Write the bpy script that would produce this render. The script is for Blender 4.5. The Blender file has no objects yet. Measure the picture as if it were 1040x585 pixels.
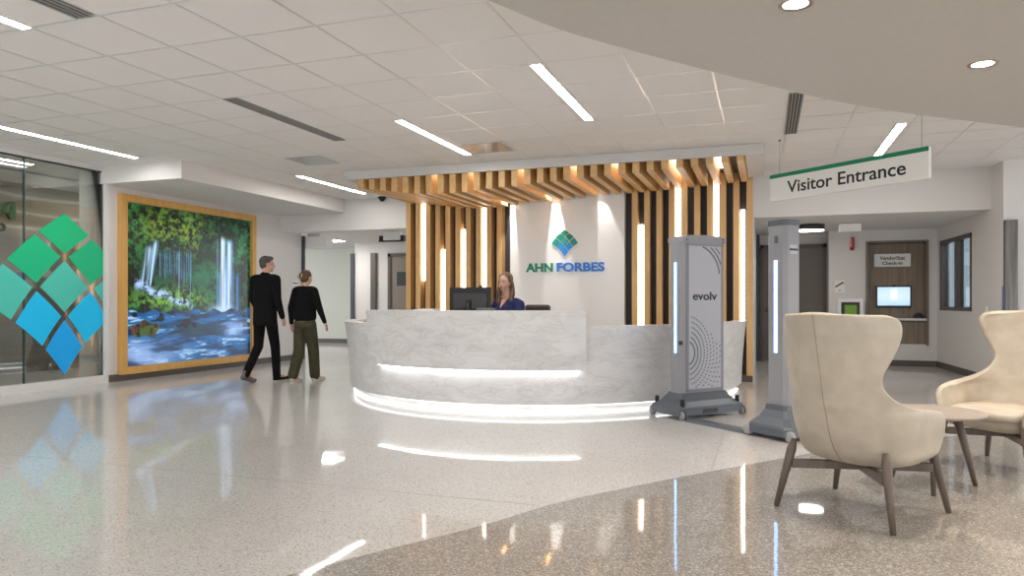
import bpy, bmesh, math, random
import numpy as np
from mathutils import Matrix, Vector
random.seed(7)
SC = bpy.context.scene
COL = SC.collection
PI = math.pi
R = math.radians
CEIL = 2.965
# ---------------------------------------------------------------- materials
def mat(name, col, rough=.5, metal=0., coat=0., coat_r=.05, spec=.5, sheen=0.):
    m = bpy.data.materials.new(name); m.use_nodes = True
    p = m.node_tree.nodes['Principled BSDF']
    p.inputs['Base Color'].default_value = (*col, 1)
    p.inputs['Roughness'].default_value = rough
    p.inputs['Metallic'].default_value = metal
    p.inputs['Coat Weight'].default_value = coat
    p.inputs['Coat Roughness'].default_value = coat_r
    p.inputs['Specular IOR Level'].default_value = spec
    p.inputs['Sheen Weight'].default_value = sheen
    return m
def nt(m): return m.node_tree.nodes, m.node_tree.links, m.node_tree.nodes['Principled BSDF']
def emit(name, col, s):
    m = bpy.data.materials.new(name); m.use_nodes = True
    n, l, p = nt(m)
    p.inputs['Base Color'].default_value = (.8, .8, .8, 1)
    p.inputs['Emission Color'].default_value = (*col, 1)
    p.inputs['Emission Strength'].default_value = s
    return m
def ramp(n, pts):
    r = n.new('ShaderNodeValToRGB'); e = r.color_ramp.elements
    e[0].position, e[0].color = pts[0][0], (*pts[0][1], 1)
    e[1].position, e[1].color = pts[-1][0], (*pts[-1][1], 1)
    for q, c in pts[1:-1]:
        x = e.new(q); x.color = (*c, 1)
    return r
def coords(n, l, scale=(1, 1, 1), kind='Object', rot=(0, 0, 0)):
    t = n.new('ShaderNodeTexCoord'); mp = n.new('ShaderNodeMapping')
    mp.inputs['Scale'].default_value = scale; mp.inputs['Rotation'].default_value = rot
    l.new(t.outputs[kind], mp.inputs[0]); return mp.outputs[0]
def noisy(name, c1, c2, scale=3, rough=.6, detail=6, lo=.35, hi=.65, mscale=(1, 1, 1), bump=0., dist=0., **k):
    m = mat(name, c1, rough, **k); n, l, p = nt(m)
    v = coords(n, l, mscale)
    t = n.new('ShaderNodeTexNoise'); t.inputs['Scale'].default_value = scale; t.inputs['Detail'].default_value = detail
    t.inputs['Distortion'].default_value = dist
    l.new(v, t.inputs['Vector'])
    r = ramp(n, [(lo, c1), (hi, c2)]); l.new(t.outputs['Fac'], r.inputs[0]); l.new(r.outputs[0], p.inputs['Base Color'])
    if bump:
        b = n.new('ShaderNodeBump'); b.inputs['Strength'].default_value = bump; b.inputs['Distance'].default_value = .002
        l.new(t.outputs['Fac'], b.inputs['Height']); l.new(b.outputs[0], p.inputs['Normal'])
    return m
def wood(name, c1, c2, scale=14, axis='Z', rough=.45):
    s = {'Z': (1, 1, .06), 'Y': (1, .06, 1), 'X': (.06, 1, 1)}[axis]
    return noisy(name, c1, c2, scale=scale, rough=rough, mscale=s, detail=8, lo=.3, hi=.7, dist=.4)
def terrazzo(name, base, chips, scale, coat=1.0):
    m = mat(name, base, .42, coat=coat, coat_r=.035, spec=.5); n, l, p = nt(m)
    v = coords(n, l)
    a = n.new('ShaderNodeTexVoronoi'); a.inputs['Scale'].default_value = scale; l.new(v, a.inputs['Vector'])
    r = n.new('ShaderNodeSeparateColor'); l.new(a.outputs['Color'], r.inputs[0])
    rp = ramp(n, chips); rp.color_ramp.interpolation = 'CONSTANT'; l.new(r.outputs[0], rp.inputs[0])
    q = n.new('ShaderNodeTexNoise'); q.inputs['Scale'].default_value = .9; q.inputs['Detail'].default_value = 5; l.new(v, q.inputs['Vector'])
    rq = ramp(n, [(.3, (.90, .89, .88)), (.7, (1, 1, 1))]); l.new(q.outputs['Fac'], rq.inputs[0])
    mx = n.new('ShaderNodeMix'); mx.data_type = 'RGBA'; mx.blend_type = 'MULTIPLY'; mx.inputs[0].default_value = 1
    l.new(rp.outputs[0], mx.inputs[6]); l.new(rq.outputs[0], mx.inputs[7]); l.new(mx.outputs[2], p.inputs['Base Color'])
    # very slight waviness of the polish
    w = n.new('ShaderNodeTexNoise'); w.inputs['Scale'].default_value = 2.2; w.inputs['Detail'].default_value = 1; l.new(v, w.inputs['Vector'])
    b = n.new('ShaderNodeBump'); b.inputs['Strength'].default_value = .25; b.inputs['Distance'].default_value = .004
    l.new(w.outputs['Fac'], b.inputs['Height']); l.new(b.outputs[0], p.inputs['Coat Normal'])
    return m
WALL = noisy('drywall_paint', (.74, .715, .69), (.77, .745, .72), 40, .7)
WHITEW = noisy('white_wall_panel', (.92, .91, .90), (.94, .93, .92), 30, .55)
TILE = noisy('ceiling_tile_mineral', (.84, .815, .79), (.88, .855, .83), 160, .85, detail=2)
TEE = mat('ceiling_tee_white', (.80, .78, .76), .28, metal=.6)
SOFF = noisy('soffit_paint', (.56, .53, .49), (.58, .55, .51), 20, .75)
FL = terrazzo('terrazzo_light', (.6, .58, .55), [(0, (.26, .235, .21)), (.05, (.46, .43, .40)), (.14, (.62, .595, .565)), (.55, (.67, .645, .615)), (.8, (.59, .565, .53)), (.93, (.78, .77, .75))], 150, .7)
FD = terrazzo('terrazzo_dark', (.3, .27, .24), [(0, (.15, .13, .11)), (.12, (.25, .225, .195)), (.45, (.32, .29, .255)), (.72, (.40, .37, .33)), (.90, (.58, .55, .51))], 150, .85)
BASEB = mat('rubber_baseboard', (.115, .10, .085), .5)
OAK = wood('oak_slat', (.64, .385, .155), (.78, .51, .225), 16, 'Z')
OAKY = wood('oak_fin', (.64, .385, .155), (.78, .51, .225), 16, 'Y')
OAKF = wood('oak_picture_frame', (.60, .33, .08), (.72, .42, .12), 16, 'Z')
CHAR = mat('charcoal_backing', (.035, .033, .036), .55)
STONE = noisy('veined_white_solid_surface', (.73, .715, .70), (.81, .80, .785), 2.4, .28, detail=10, lo=.36, hi=.6, mscale=(1, 1, 2.6), dist=.6)
def _vein():
    n, l, p = nt(STONE); old = p.inputs['Base Color'].links[0].from_socket
    v = coords(n, l, (1, 1, 3.2), rot=(0, .45, .3))
    t = n.new('ShaderNodeTexNoise'); t.inputs['Scale'].default_value = 2.6; t.inputs['Detail'].default_value = 12; t.inputs['Distortion'].default_value = .7; t.inputs['Roughness'].default_value = .66
    l.new(v, t.inputs['Vector'])
    r = ramp(n, [(.47, (1, 1, 1)), (.5, (.87, .855, .84)), (.53, (1, 1, 1))]); l.new(t.outputs['Fac'], r.inputs[0])
    mx = n.new('ShaderNodeMix'); mx.data_type = 'RGBA'; mx.blend_type = 'MULTIPLY'; mx.inputs[0].default_value = 1
    l.new(old, mx.inputs[6]); l.new(r.outputs[0], mx.inputs[7]); l.new(mx.outputs[2], p.inputs['Base Color'])
_vein()
LED_C = emit('led_ceiling_diffuser', (1, .96, .93), 31)
LED_F = emit('led_feature_strip', (1, .97, .94), 3.2)
LED_D = emit('led_desk_strip', (.97, .98, 1), 5)
LED_T = emit('led_toe_strip', (.97, .98, 1), 1.7)
LED_B = emit('led_blue_strip', (.15, .42, 1.0), 4)
LED_R = emit('downlight_lens', (1, .95, .88), 14)
BLACKM = mat('black_metal', (.02, .02, .022), .4)
WHITEP = mat('white_plastic', (.90, .89, .87), .4)
STEEL = noisy('brushed_steel', (.11, .103, .096), (.19, .178, .166), 20, .35, metal=.9, mscale=(1, 1, .05))
TOWER = mat('scanner_grey_plastic', (.29, .29, .31), .4)
TOWERL = mat('scanner_light_panel', (.47, .48, .52), .4)
TOWERD = mat('scanner_base_slate', (.105, .12, .14), .38)
CREAM = noisy('cream_leather', (.45, .39, .305), (.55, .48, .385), 11, .42, lo=.3, hi=.7, bump=.15)
CREAMS = mat('leather_seam', (.36, .30, .22), .6)
LEGW = wood('walnut_grey_leg', (.10, .075, .058), (.165, .125, .10), 18, 'Z')
TABLE = wood('walnut_grey_top', (.32, .265, .22), (.40, .34, .285), 10, 'X', .35)
TAUPE = mat('taupe_door_paint', (.155, .135, .118), .5)
TAUPEF = mat('taupe_door_frame', (.115, .10, .088), .5)
LAMIN = wood('walnut_laminate', (.20, .145, .10), (.30, .225, .16), 22, 'Z')
NAVYP = mat('blue_grey_panel', (.05, .055, .07), .45)
GREEN = mat('sign_green', (.0, .23, .11), .5)
INK = mat('sign_black_ink', (.012, .012, .012), .5)
SIGNW = mat('sign_face_white', (.88, .87, .83), .5)
TEXTG = mat('lettering_green', (.0, .25, .14), .4)
TEXTB = mat('lettering_blue', (.015, .22, .72), .4)
RUB = mat('black_rubber', (.015, .015, .016), .7)
SKIN = mat('skin', (.62, .36, .26), .5)
HAIRG = mat('hair_grey_brown', (.075, .064, .056), .6)
HAIRB = mat('hair_dark_brown', (.09, .05, .03), .6)
HAIRL = noisy('hair_brown_blond', (.045, .026, .016), (.24, .14, .075), 8, .5, mscale=(6, 6, 1))
CLB = mat('black_cloth', (.007, .007, .008), .9, spec=.15)
CLO = noisy('olive_cloth', (.04, .037, .016), (.06, .056, .026), 12, .85)
CLN = mat('navy_scrubs', (.012, .018, .10), .8)
BEIGE = mat('beige_shoe_leather', (.55, .48, .38), .5)
GREYB = mat('grey_shoe_leather', (.13, .12, .115), .5)
SOLEW = mat('white_sole', (.75, .75, .73), .6)
def glassmat(name, tint, refl=1.0):
    m = bpy.data.materials.new(name); m.use_nodes = True
    n, l = m.node_tree.nodes, m.node_tree.links
    n.remove(n['Principled BSDF']); o = n['Material Output']
    t = n.new('ShaderNodeBsdfTransparent'); t.inputs[0].default_value = (*tint, 1)
    g = n.new('ShaderNodeBsdfGlossy'); g.inputs['Roughness'].default_value = .0
    f = n.new('ShaderNodeFresnel'); f.inputs[0].default_value = 1.5
    mm = n.new('ShaderNodeMath'); mm.operation = 'MULTIPLY'; mm.inputs[1].default_value = refl
    x = n.new('ShaderNodeMixShader'); l.new(f.outputs[0], mm.inputs[0]); l.new(mm.outputs[0], x.inputs[0]); l.new(t.outputs[0], x.inputs[1]); l.new(g.outputs[0], x.inputs[2])
    l.new(x.outputs[0], o.inputs[0]); return m
GLASS = glassmat('clear_glass', (.88, .92, .90), 1.6)
# ---------------------------------------------------------------- mesh helpers
WM = {}
def tag(o, label=None, cat=None, group=None, kind=None):
    if label: o['label'] = label
    if cat: o['category'] = cat
    if group: o['group'] = group
    if kind: o['kind'] = kind
    return o
def thing(name, label, cat, loc=(0, 0, 0), rz=0, group=None):
    o = bpy.data.objects.new(name, None); COL.objects.link(o)
    o.location = loc; o.rotation_euler = (0, 0, rz); o.empty_display_size = .1
    WM[o] = Matrix.Translation(loc) @ Matrix.Rotation(rz, 4, 'Z')
    return tag(o, label, cat, group)
class MB:
    def __init__(s): s.bm = bmesh.new()
    def faces(s, vs, fs, smooth=False, mi=0):
        v = [s.bm.verts.new(p) for p in vs]
        for f in fs:
            try:
                q = s.bm.faces.new([v[i] for i in f]); q.smooth = smooth; q.material_index = mi
            except ValueError: pass
        return s
    def box(s, a, b, mtx=None, bev=0.):
        x0, y0, z0 = a; x1, y1, z1 = b
        t = bmesh.new()
        v = [t.verts.new(p) for p in [(x0, y0, z0), (x1, y0, z0), (x1, y1, z0), (x0, y1, z0), (x0, y0, z1), (x1, y0, z1), (x1, y1, z1), (x0, y1, z1)]]
        for f in [(3, 2, 1, 0), (4, 5, 6, 7), (0, 1, 5, 4), (1, 2, 6, 5), (2, 3, 7, 6), (3, 0, 4, 7)]: t.faces.new([v[i] for i in f])
        if bev: bmesh.ops.bevel(t, geom=t.edges[:], offset=bev, segments=2, profile=.5, affect='EDGES')
        if mtx is not None: bmesh.ops.transform(t, matrix=mtx, verts=t.verts)
        return s.merge(t)
    def merge(s, t):
        me = bpy.data.meshes.new('tmp'); t.to_mesh(me); t.free(); s.bm.from_mesh(me); bpy.data.meshes.remove(me); return s
    def tube(s, pts, rad, n=12, cap=True):
        """tube through points with radius (float or list)"""
        pts = [Vector(p) for p in pts]; k = len(pts)
        rad = rad if isinstance(rad, (list, tuple)) else [rad] * k
        ref = Vector((0, 0, 1)); rings = []
        for i, p in enumerate(pts):
            d = (pts[min(i + 1, k - 1)] - pts[max(i - 1, 0)]).normalized()
            rr = ref if abs(d.dot(ref)) < .95 else Vector((1, 0, 0))
            a = d.cross(rr).normalized(); b = d.cross(a)
            r = rad[i]; ra, rb = r if isinstance(r, (list, tuple)) else (r, r)
            rings.append([s.bm.verts.new(p + a * ra * math.cos(2 * PI * j / n) + b * rb * math.sin(2 * PI * j / n)) for j in range(n)])
        for i in range(k - 1):
            for j in range(n):
                f = s.bm.faces.new([rings[i][j], rings[i + 1][j], rings[i + 1][(j + 1) % n], rings[i][(j + 1) % n]]); f.smooth = True
        if cap:
            s.bm.faces.new(rings[0]); s.bm.faces.new(rings[-1][::-1])
        return s
    def lathe(s, prof, c=(0, 0, 0), n=32, a0=0, axis='Z'):
        rings = []
        for r, z in prof:
            ring = []
            for j in range(n):
                t = a0 + 2 * PI * j / n; x, y = r * math.cos(t), r * math.sin(t)
                p = {'Z': (x, y, z), 'X': (z, x, y), 'Y': (x, z, y)}[axis]
                ring.append(s.bm.verts.new(Vector(p) + Vector(c)))
            rings.append(ring)
        for i in range(len(prof) - 1):
            for j in range(n):
                f = s.bm.faces.new([rings[i][j], rings[i][(j + 1) % n], rings[i + 1][(j + 1) % n], rings[i + 1][j]]); f.smooth = n > 8
        s.bm.faces.new(rings[0][::-1]); s.bm.faces.new(rings[-1]); return s
    def prism(s, poly, z0, z1, axis='Z', smooth=False):
        """poly: 2D pts; axis Z: (x,y) extruded z; X: (y,z) extruded x; Y: (x,z) extruded y"""
        f = {'Z': lambda p, h: (p[0], p[1], h), 'X': lambda p, h: (h, p[0], p[1]), 'Y': lambda p, h: (p[0], h, p[1])}[axis]
        a = [s.bm.verts.new(f(p, z0)) for p in poly]; b = [s.bm.verts.new(f(p, z1)) for p in poly]
        k = len(poly)
        s.bm.faces.new(a[::-1]); s.bm.faces.new(b)
        for i in range(k):
            q = s.bm.faces.new([a[i], a[(i + 1) % k], b[(i + 1) % k], b[i]]); q.smooth = smooth
        return s
    def sphere(s, c, r, mtx=None, u=20, v=12):
        r = r if isinstance(r, (tuple, list)) else (r, r, r)
        m = Matrix.Translation(c) @ (mtx if mtx is not None else Matrix()) @ Matrix.Diagonal((*r, 1))
        ret = bmesh.ops.create_uvsphere(s.bm, u_segments=u, v_segments=v, radius=1, matrix=m)
        for vv in ret['verts']:
            for f in vv.link_faces: f.smooth = True
        return s
    def caps(s, p0, p1, r0, r1, n=12):
        """closed tapered capsule"""
        p0, p1 = Vector(p0), Vector(p1); d = (p1 - p0); L = d.length; d.normalize()
        pts, rs = [], []
        for t in (-1, -.85, -.5, 0): pts.append(p0 + d * r0 * t); rs.append(max(.0005, r0 * math.sqrt(max(0, 1 - t * t))))
        for t in (0, .5, .85, 1): pts.append(p1 + d * r1 * t); rs.append(max(.0005, r1 * math.sqrt(max(0, 1 - t * t))))
        return s.tube(pts, rs, n)
    def build(s, name, m, parent=None, mods=(), local=False, recalc=True):
        if recalc: bmesh.ops.recalc_face_normals(s.bm, faces=s.bm.faces)
        if parent is not None and not local:
            bmesh.ops.transform(s.bm, matrix=WM[parent].inverted(), verts=s.bm.verts)
        me = bpy.data.meshes.new(name); s.bm.to_mesh(me); s.bm.free()
        for x in (m if isinstance(m, (list, tuple)) else [m]): me.materials.append(x)
        o = bpy.data.objects.new(name, me); COL.objects.link(o)
        if parent is not None: o.parent = parent; WM[o] = WM[parent]
        else: WM[o] = Matrix()
        for k, kw in mods:
            md = o.modifiers.new(k.lower(), k)
            for a, v in kw.items(): setattr(md, a, v)
        return o
def bake(o):
    """apply modifiers of o into its mesh"""
    dg = bpy.context.evaluated_depsgraph_get(); dg.update()
    me = bpy.data.meshes.new_from_object(o.evaluated_get(dg)); mats = list(o.data.materials)
    o.modifiers.clear(); o.data = me
    if not me.materials:
        for x in mats: me.materials.append(x)
    return o
def blob(s, name, m, parent, voxel=.009, smooth=4, local=True):
    o = s.build(name, m, parent, local=local, recalc=True)
    r = o.modifiers.new('remesh', 'REMESH'); r.mode = 'VOXEL'; r.voxel_size = voxel; r.use_smooth_shade = True
    k = o.modifiers.new('smooth', 'SMOOTH'); k.iterations = smooth; k.factor = .5
    return bake(o)
def struct(s, name, m, parent=None, **k):
    o = s.build(name, m, parent, **k)
    if parent is None: o['kind'] = 'structure'
    return o
def text(s, txt, w, h, depth, mtx, bold=0., squeeze=True, space=1.):
    cu = bpy.data.curves.new('t', 'FONT'); cu.body = txt; cu.extrude = .01; cu.offset = bold; cu.resolution_u = 4; cu.align_x = 'CENTER'; cu.space_character = space
    ob = bpy.data.objects.new('t', cu); COL.objects.link(ob)
    dg = bpy.context.evaluated_depsgraph_get(); dg.update()
    me = bpy.data.meshes.new_from_object(ob.evaluated_get(dg))
    bpy.data.objects.remove(ob); bpy.data.curves.remove(cu)
    t = bmesh.new(); t.from_mesh(me); bpy.data.meshes.remove(me)
    xs = [v.co.x for v in t.verts]; ys = [v.co.y for v in t.verts]
    cx, cy = (min(xs) + max(xs)) / 2, (min(ys) + max(ys)) / 2
    sx = w / (max(xs) - min(xs)); sy = h / (max(ys) - min(ys))
    for v in t.verts: v.co = Vector(((v.co.x - cx) * sx, (v.co.y - cy) * sy, v.co.z / .01 * depth / 2))
    bmesh.ops.transform(t, matrix=mtx, verts=t.verts)
    return s.merge(t)
def face_m(loc, rz):
    """text frame: x right, y up, normal towards -Y rotated by rz"""
    return Matrix.Translation(loc) @ Matrix.Rotation(rz, 4, 'Z') @ Matrix.Rotation(PI / 2, 4, 'X')
# ---------------------------------------------------------------- camera, world, view
cam = bpy.data.cameras.new('camera'); co = bpy.data.objects.new('camera', cam); COL.objects.link(co)
cam.sensor_width = 36; cam.lens = 740 / 1040 * 36; cam.shift_y = 13.8 / 1040
co.location = (0, 0, 1.12); co.rotation_euler = (PI / 2, 0, .3352); cam.clip_start = .05
SC.camera = co
SC.view_settings.view_transform = 'Standard'; SC.view_settings.look = 'None'; SC.view_settings.gamma = 1
SC.view_settings.use_curve_mapping = False; SC.view_settings.exposure = .68
wd = bpy.data.worlds.new('world'); wd.use_nodes = True; SC.world = wd
wd.node_tree.nodes['Background'].inputs[0].default_value = (.95, .97, 1, 1)
wd.node_tree.nodes['Background'].inputs[1].default_value = 1.4
# ---------------------------------------------------------------- the setting
CURVE = [(-2.62, -3), (-2.60, -1), (-2.42, .8), (-2.05, 2.0), (-1.83, 2.55), (-1.35, 3.38), (-1.12, 3.87), (-.84, 4.30), (-.36, 4.95), (.01, 5.42), (.32, 5.82), (.65, 6.18), (1.14, 6.66), (1.67, 7.10), (2.12, 7.46), (2.9, 7.95), (4.0, 8.35), (5.5, 8.6), (8, 8.7)]
def cat_rom(pts, k=6):
    out = []
    for i in range(len(pts) - 1):
        p0 = pts[max(i - 1, 0)]; p1, p2 = pts[i], pts[i + 1]; p3 = pts[min(i + 2, len(pts) - 1)]
        for j in range(k):
            t = j / k
            out.append(tuple(.5 * ((2 * b) + (-a + c) * t + (2 * a - 5 * b + 4 * c - d) * t * t + (-a + 3 * b - 3 * c + d) * t ** 3) for a, b, c, d in zip(p0, p1, p2, p3)))
    return out + [pts[-1]]
CV = cat_rom(CURVE)
fl = MB()
def _poly(pts, mi):
    t = bmesh.new(); f = t.faces.new([t.verts.new((x, y, 0)) for x, y in pts]); f.material_index = mi
    if f.normal.z < 0 or True:
        f.normal_update()
        if f.normal.z < 0: f.normal_flip()
    bmesh.ops.triangulate(t, faces=t.faces[:]); fl.merge(t)
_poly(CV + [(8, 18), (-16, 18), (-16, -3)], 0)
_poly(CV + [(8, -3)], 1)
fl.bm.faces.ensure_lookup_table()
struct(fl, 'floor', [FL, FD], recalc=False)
SEAM = mat('zinc_divider_strip', (.30, .28, .26), .4)
struct(MB().box((-8.6, 3.826, 0), (-1.17, 3.832, .0006)), 'trim_1', SEAM)
struct(MB().box((-.345, 5.0, 0), (-.339, 9.4, .0006)), 'trim_2', SEAM)
# ceiling: tiles with recessed look and tee grid
cl = MB().box((-14, -3, CEIL), (8, 18, CEIL + .05))
ceil_o = struct(cl, 'ceiling', TILE)
tg = MB()
for j in range(-16, 20):
    x = -4.066 + .61 * j
    if x > 8: break
    tg.box((x - .008, -3, CEIL - .003), (x + .008, 11.47, CEIL))
for i in range(-10, 14):
    y = 3.564 + .61 * i
    if y > 11.47: break
    tg.box((-14, y - .008, CEIL - .0028), (8, y + .008, CEIL))
tgo = tg.build('ceiling_grid', TEE, ceil_o)
# curved dropped soffit, upper right
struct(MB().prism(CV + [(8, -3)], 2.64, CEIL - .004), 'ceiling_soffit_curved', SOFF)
# left wall with picture, ends at the corridor mouth
struct(MB().box((-9.1, 7.66, 0), (-8.6, 12.14, CEIL)), 'wall_left', WALL)
struct(MB().box((-8.6, 7.56, 2.73), (-7.2, 11.45, CEIL)), 'ceiling_soffit_left', WALL)
struct(MB().box((-8.6, 7.66, 0), (-8.588, 12.14, .10)), 'baseboard_left', BASEB)
struct(MB().box((-9.1, 12.14, 0), (-8.56, 12.20, 2.41)), 'trim_3', NAVYP)
# header over the corridor mouth, and wall mass behind the feature wall
struct(MB().box((-8.6, 11.47, 2.41), (-5.5, 11.75, CEIL)), 'wall_corridor_header', WALL)
struct(MB().box((-5.5, 10.87, 0), (-.17, 11.75, CEIL)), 'wall_back', WALL)
struct(MB().box((-.27, 11.75, 0), (-.17, 14.8, CEIL)), 'wall_recess_left', WALL)
struct(MB().box((-14, 11.75, 2.55), (-5.5, 17.1, 2.6)), 'ceiling_corridor', WALL)
struct(MB().box((-14, 17.1, 0), (-5.5, 17.2, 2.7)), 'wall_corridor_far', noisy('pale_green_wall', (.66, .68, .62), (.68, .70, .64), 10, .6))
struct(MB().box((-14, 17.085, 0), (-5.5, 17.1, .11)), 'baseboard_corridor', BASEB)
struct(MB().box((-9.55, 15.65, 0), (-5.5, 15.8, 2.55)), 'wall_corridor_cross', WALL)
struct(MB().box((-9.64, 15.60, 0), (-9.54, 15.82, 2.3)), 'trim_4', NAVYP)
struct(MB().box((-9.07, 15.58, 0), (-8.93, 15.66, 2.3)), 'trim_5', TAUPEF)
# corridor door
d1 = MB().box((-8.60, 15.58, 0), (-8.52, 15.65, 2.28)).box((-8.60, 15.58, 2.2), (-7.4, 15.65, 2.28)).box((-7.5, 15.58, 0), (-7.4, 15.65, 2.28))
d1 = struct(d1, 'door_1', TAUPEF)
MB().box((-8.52, 15.61, .01), (-7.5, 15.648, 2.2)).build('door_leaf', mat('brown_grey_door', (.27, .225, .19), .5), d1)
MB().box((-8.36, 15.60, 1.5), (-8.12, 15.612, 1.83)).build('vision_pane', mat('dark_glass', (.06, .08, .08), .1), d1)
# right-hand recess: soffit, fascia, back wall, window wall
struct(MB().box((-.17, 11.55, 2.38), (2.93, 14.8, CEIL)), 'ceiling_soffit_back', WALL)
struct(MB().box((-.17, 14.7, 0), (1.065, 14.8, 2.38)), 'wall_door_recess', WALL)
vw = MB().box((1.065, 14.2, 0), (1.69, 14.8, 2.38)).box((2.62, 14.2, 0), (3.0, 14.8, 2.38)).box((1.69, 14.2, 2.15), (2.62, 14.8, 2.38)).box((1.69, 14.2, 0), (2.62, 14.8, .38)).box((1.69, 14.4, .38), (2.62, 14.8, 2.15))
struct(vw, 'wall_check_in', WALL)
struct(MB().box((1.065, 14.188, 0), (2.80, 14.2, .10)), 'baseboard_back', BASEB)
rot = math.atan(.05)
def rw(x, y, z):  # local: x out of the wall into the room, y along the wall from the near corner
    return (2.93 - .05 * y - x, 11.1 + y, z)
def rbox(b, x0, y0, z0, x1, y1, z1):
    v = [rw(x, y, z) for z in (z0, z1) for x, y in ((x0, y0), (x1, y0), (x1, y1), (x0, y1))]
    return b.faces(v, [(3, 2, 1, 0), (4, 5, 6, 7), (0, 1, 5, 4), (1, 2, 6, 5), (2, 3, 7, 6), (3, 0, 4, 7)])
b = MB(); wy0, wy1, wz0, wz1 = 1.27, 2.90, .975, 2.14
for a in ((0, 0, wy0, CEIL), (wy0, 0, wy1, wz0), (wy0, wz1, wy1, CEIL), (wy1, 0, 3.15, CEIL)):
    rbox(b, -.15, a[0], a[1], 0, a[2], a[3])
struct(b, 'wall_right', WALL)
b = MB(); rbox(b, 0, 0, 0, .012, 3.1, .10); struct(b, 'baseboard_right', BASEB)
struct(MB().box((3.08, 11.1, 0), (8, 11.25, CEIL)), 'wall_right_return', WALL)
b = MB()
for a in ((wy0, wz0, wy1, wz0 + .06), (wy0, wz1 - .06, wy1, wz1), (wy0, wz0, wy0 + .06, wz1), (wy1 - .06, wz0, wy1, wz1), (2.0, wz0, 2.08, wz1)):
    rbox(b, -.10, a[0], a[1], .012, a[2], a[3])
w2 = struct(b, 'window_1', TAUPEF)
b = MB(); rbox(b, -.05, wy0 + .06, wz0 + .06, -.045, wy1 - .06, wz1 - .06); b.build('window_pane', glassmat('window_glass', (.80, .84, .86), .5), w2)
b = MB(); rbox(b, -1.5, wy0 - 1.2, 0, -1.48, wy1 + 1.8, CEIL); struct(b, 'wall_behind_window', mat('office_grey', (.20, .20, .215), .7))
lp = bpy.data.lights.new('office_fill', 'POINT'); lp.energy = 28; lp.shadow_soft_size = .15; lp.color = (.9, .95, 1)  # unseen fill light, added to brighten the blinds
lo_ = bpy.data.objects.new('office_fill', lp); COL.objects.link(lo_); lo_.location = rw(-.75, 2.1, 2.5)
BL = emit('glowing_blind', (.50, .60, .68), .75)  # emission stands in for daylight on the blinds
b = MB()
for y0, y1 in ((1.60, 1.84), (2.33, 2.58)): rbox(b, -.062, y0, wz0 + .02, -.053, y1, wz1 - .02)
b.build('window_blind', BL, w2)
# left glass partition
SILL = mat('white_sill', (.72, .71, .69), .5)
w1 = struct(MB().box((-8.66, -3, 0), (-8.56, 7.66, .11)), 'window_2', SILL)
MB().box((-8.64, -3, 2.90), (-8.56, 7.66, CEIL - .004)).build('window_head', SILL, w1)
MB().box((-8.62, -3, 2.885), (-8.58, 7.6, 2.90)).build('top_channel', BLACKM, w1)
MB().box((-8.66, 7.60, .11), (-8.54, 7.66, 2.90)).build('window_jamb', SILL, w1)
MB().box((-8.605, 6.485, .11), (-8.595, 7.60, 2.885)).build('glass_pane', GLASS, w1)
MB().box((-8.605, 4.4, .11), (-8.595, 6.465, 2.885)).build('glass_pane', GLASS, w1)
MB().box((-8.605, -2.9, .11), (-8.595, 4.38, 2.885)).build('glass_pane', GLASS, w1)
MB().box((-8.607, 6.465, .11), (-8.593, 6.485, 2.885)).box((-8.607, 4.38, .11), (-8.593, 4.4, 2.885)).build('glass_joint', mat('dark_green_glass_edge', (.03, .06, .055), .2), w1)
# room behind the glass
WAVE = mat('wave_wall_panel', (.5, .45, .4), .5)
n, l, p = nt(WAVE); v = coords(n, l, (1, .25, 1)); t = n.new('ShaderNodeTexWave'); t.bands_direction = 'Z'; t.inputs['Scale'].default_value = 1.3; t.inputs['Distortion'].default_value = 3.5; t.inputs['Detail'].default_value = 1
l.new(v, t.inputs['Vector']); r_ = ramp(n, [(0, (.33, .285, .235)), (.85, (.45, .395, .33)), (.97, (.72, .66, .58)), (1, (.75, .69, .60))]); l.new(t.outputs['Fac'], r_.inputs[0]); l.new(r_.outputs[0], p.inputs['Base Color'])
struct(MB().box((-11.1, -3, 2.15), (-11.0, 12.0, CEIL)), 'wall_inner_upper', WAVE)
struct(MB().box((-11.1, -3, 0), (-11.0, 12.0, 2.15)), 'wall_inner_lower', wood('brown_grey_wainscot', (.20, .175, .15), (.27, .24, .21), 10, 'Y'))
struct(MB().box((-11.0, 12.0, 0), (-9.1, 12.14, CEIL)), 'wall_inner_back', WALL)
# ---------------------------------------------------------------- ceiling fixtures
FIXT = mat('fixture_trim_white', (.75, .73, .70), .4)
def strip(x, y0, y1, label, w=.085):
    t = thing('ceiling_light', label, 'ceiling light', (x, (y0 + y1) / 2, CEIL), 0, 'recessed linear ceiling lights')
    fr = MB()
    for a in ((x - w / 2 - .012, y0, x - w / 2, y1), (x + w / 2, y0, x + w / 2 + .012, y1), (x - w / 2 - .012, y0 - .012, x + w / 2 + .012, y0), (x - w / 2 - .012, y1, x + w / 2 + .012, y1 + .012)):
        fr.box((a[0], a[1], CEIL - .008), (a[2], a[3], CEIL - .0002))
    fr.build('frame', FIXT, t)
    MB().box((x - w / 2, y0, CEIL - .006), (x + w / 2, y1, CEIL - .0005)).build('diffuser', LED_C, t)
strip(-1.69, 5.40, 7.23, 'linear ceiling light above the desk front, the widest looking one, nearest the curved soffit edge')
strip(-3.52, 6.61, 8.44, 'linear ceiling light in the tiles just before the middle of the wooden canopy')
strip(-7.62, 5.40, 7.23, 'linear ceiling light at far left above the glass partition')
strip(-6.46, 9.05, 10.88, 'linear ceiling light left of the canopy, above the walking couple')
strip(1.33, 8.44, 10.27, 'linear ceiling light seen above the hanging visitor entrance sign')
strip(-4.70, 1.73, 3.56, 'linear ceiling light cut off at the top left corner of the photo')
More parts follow.
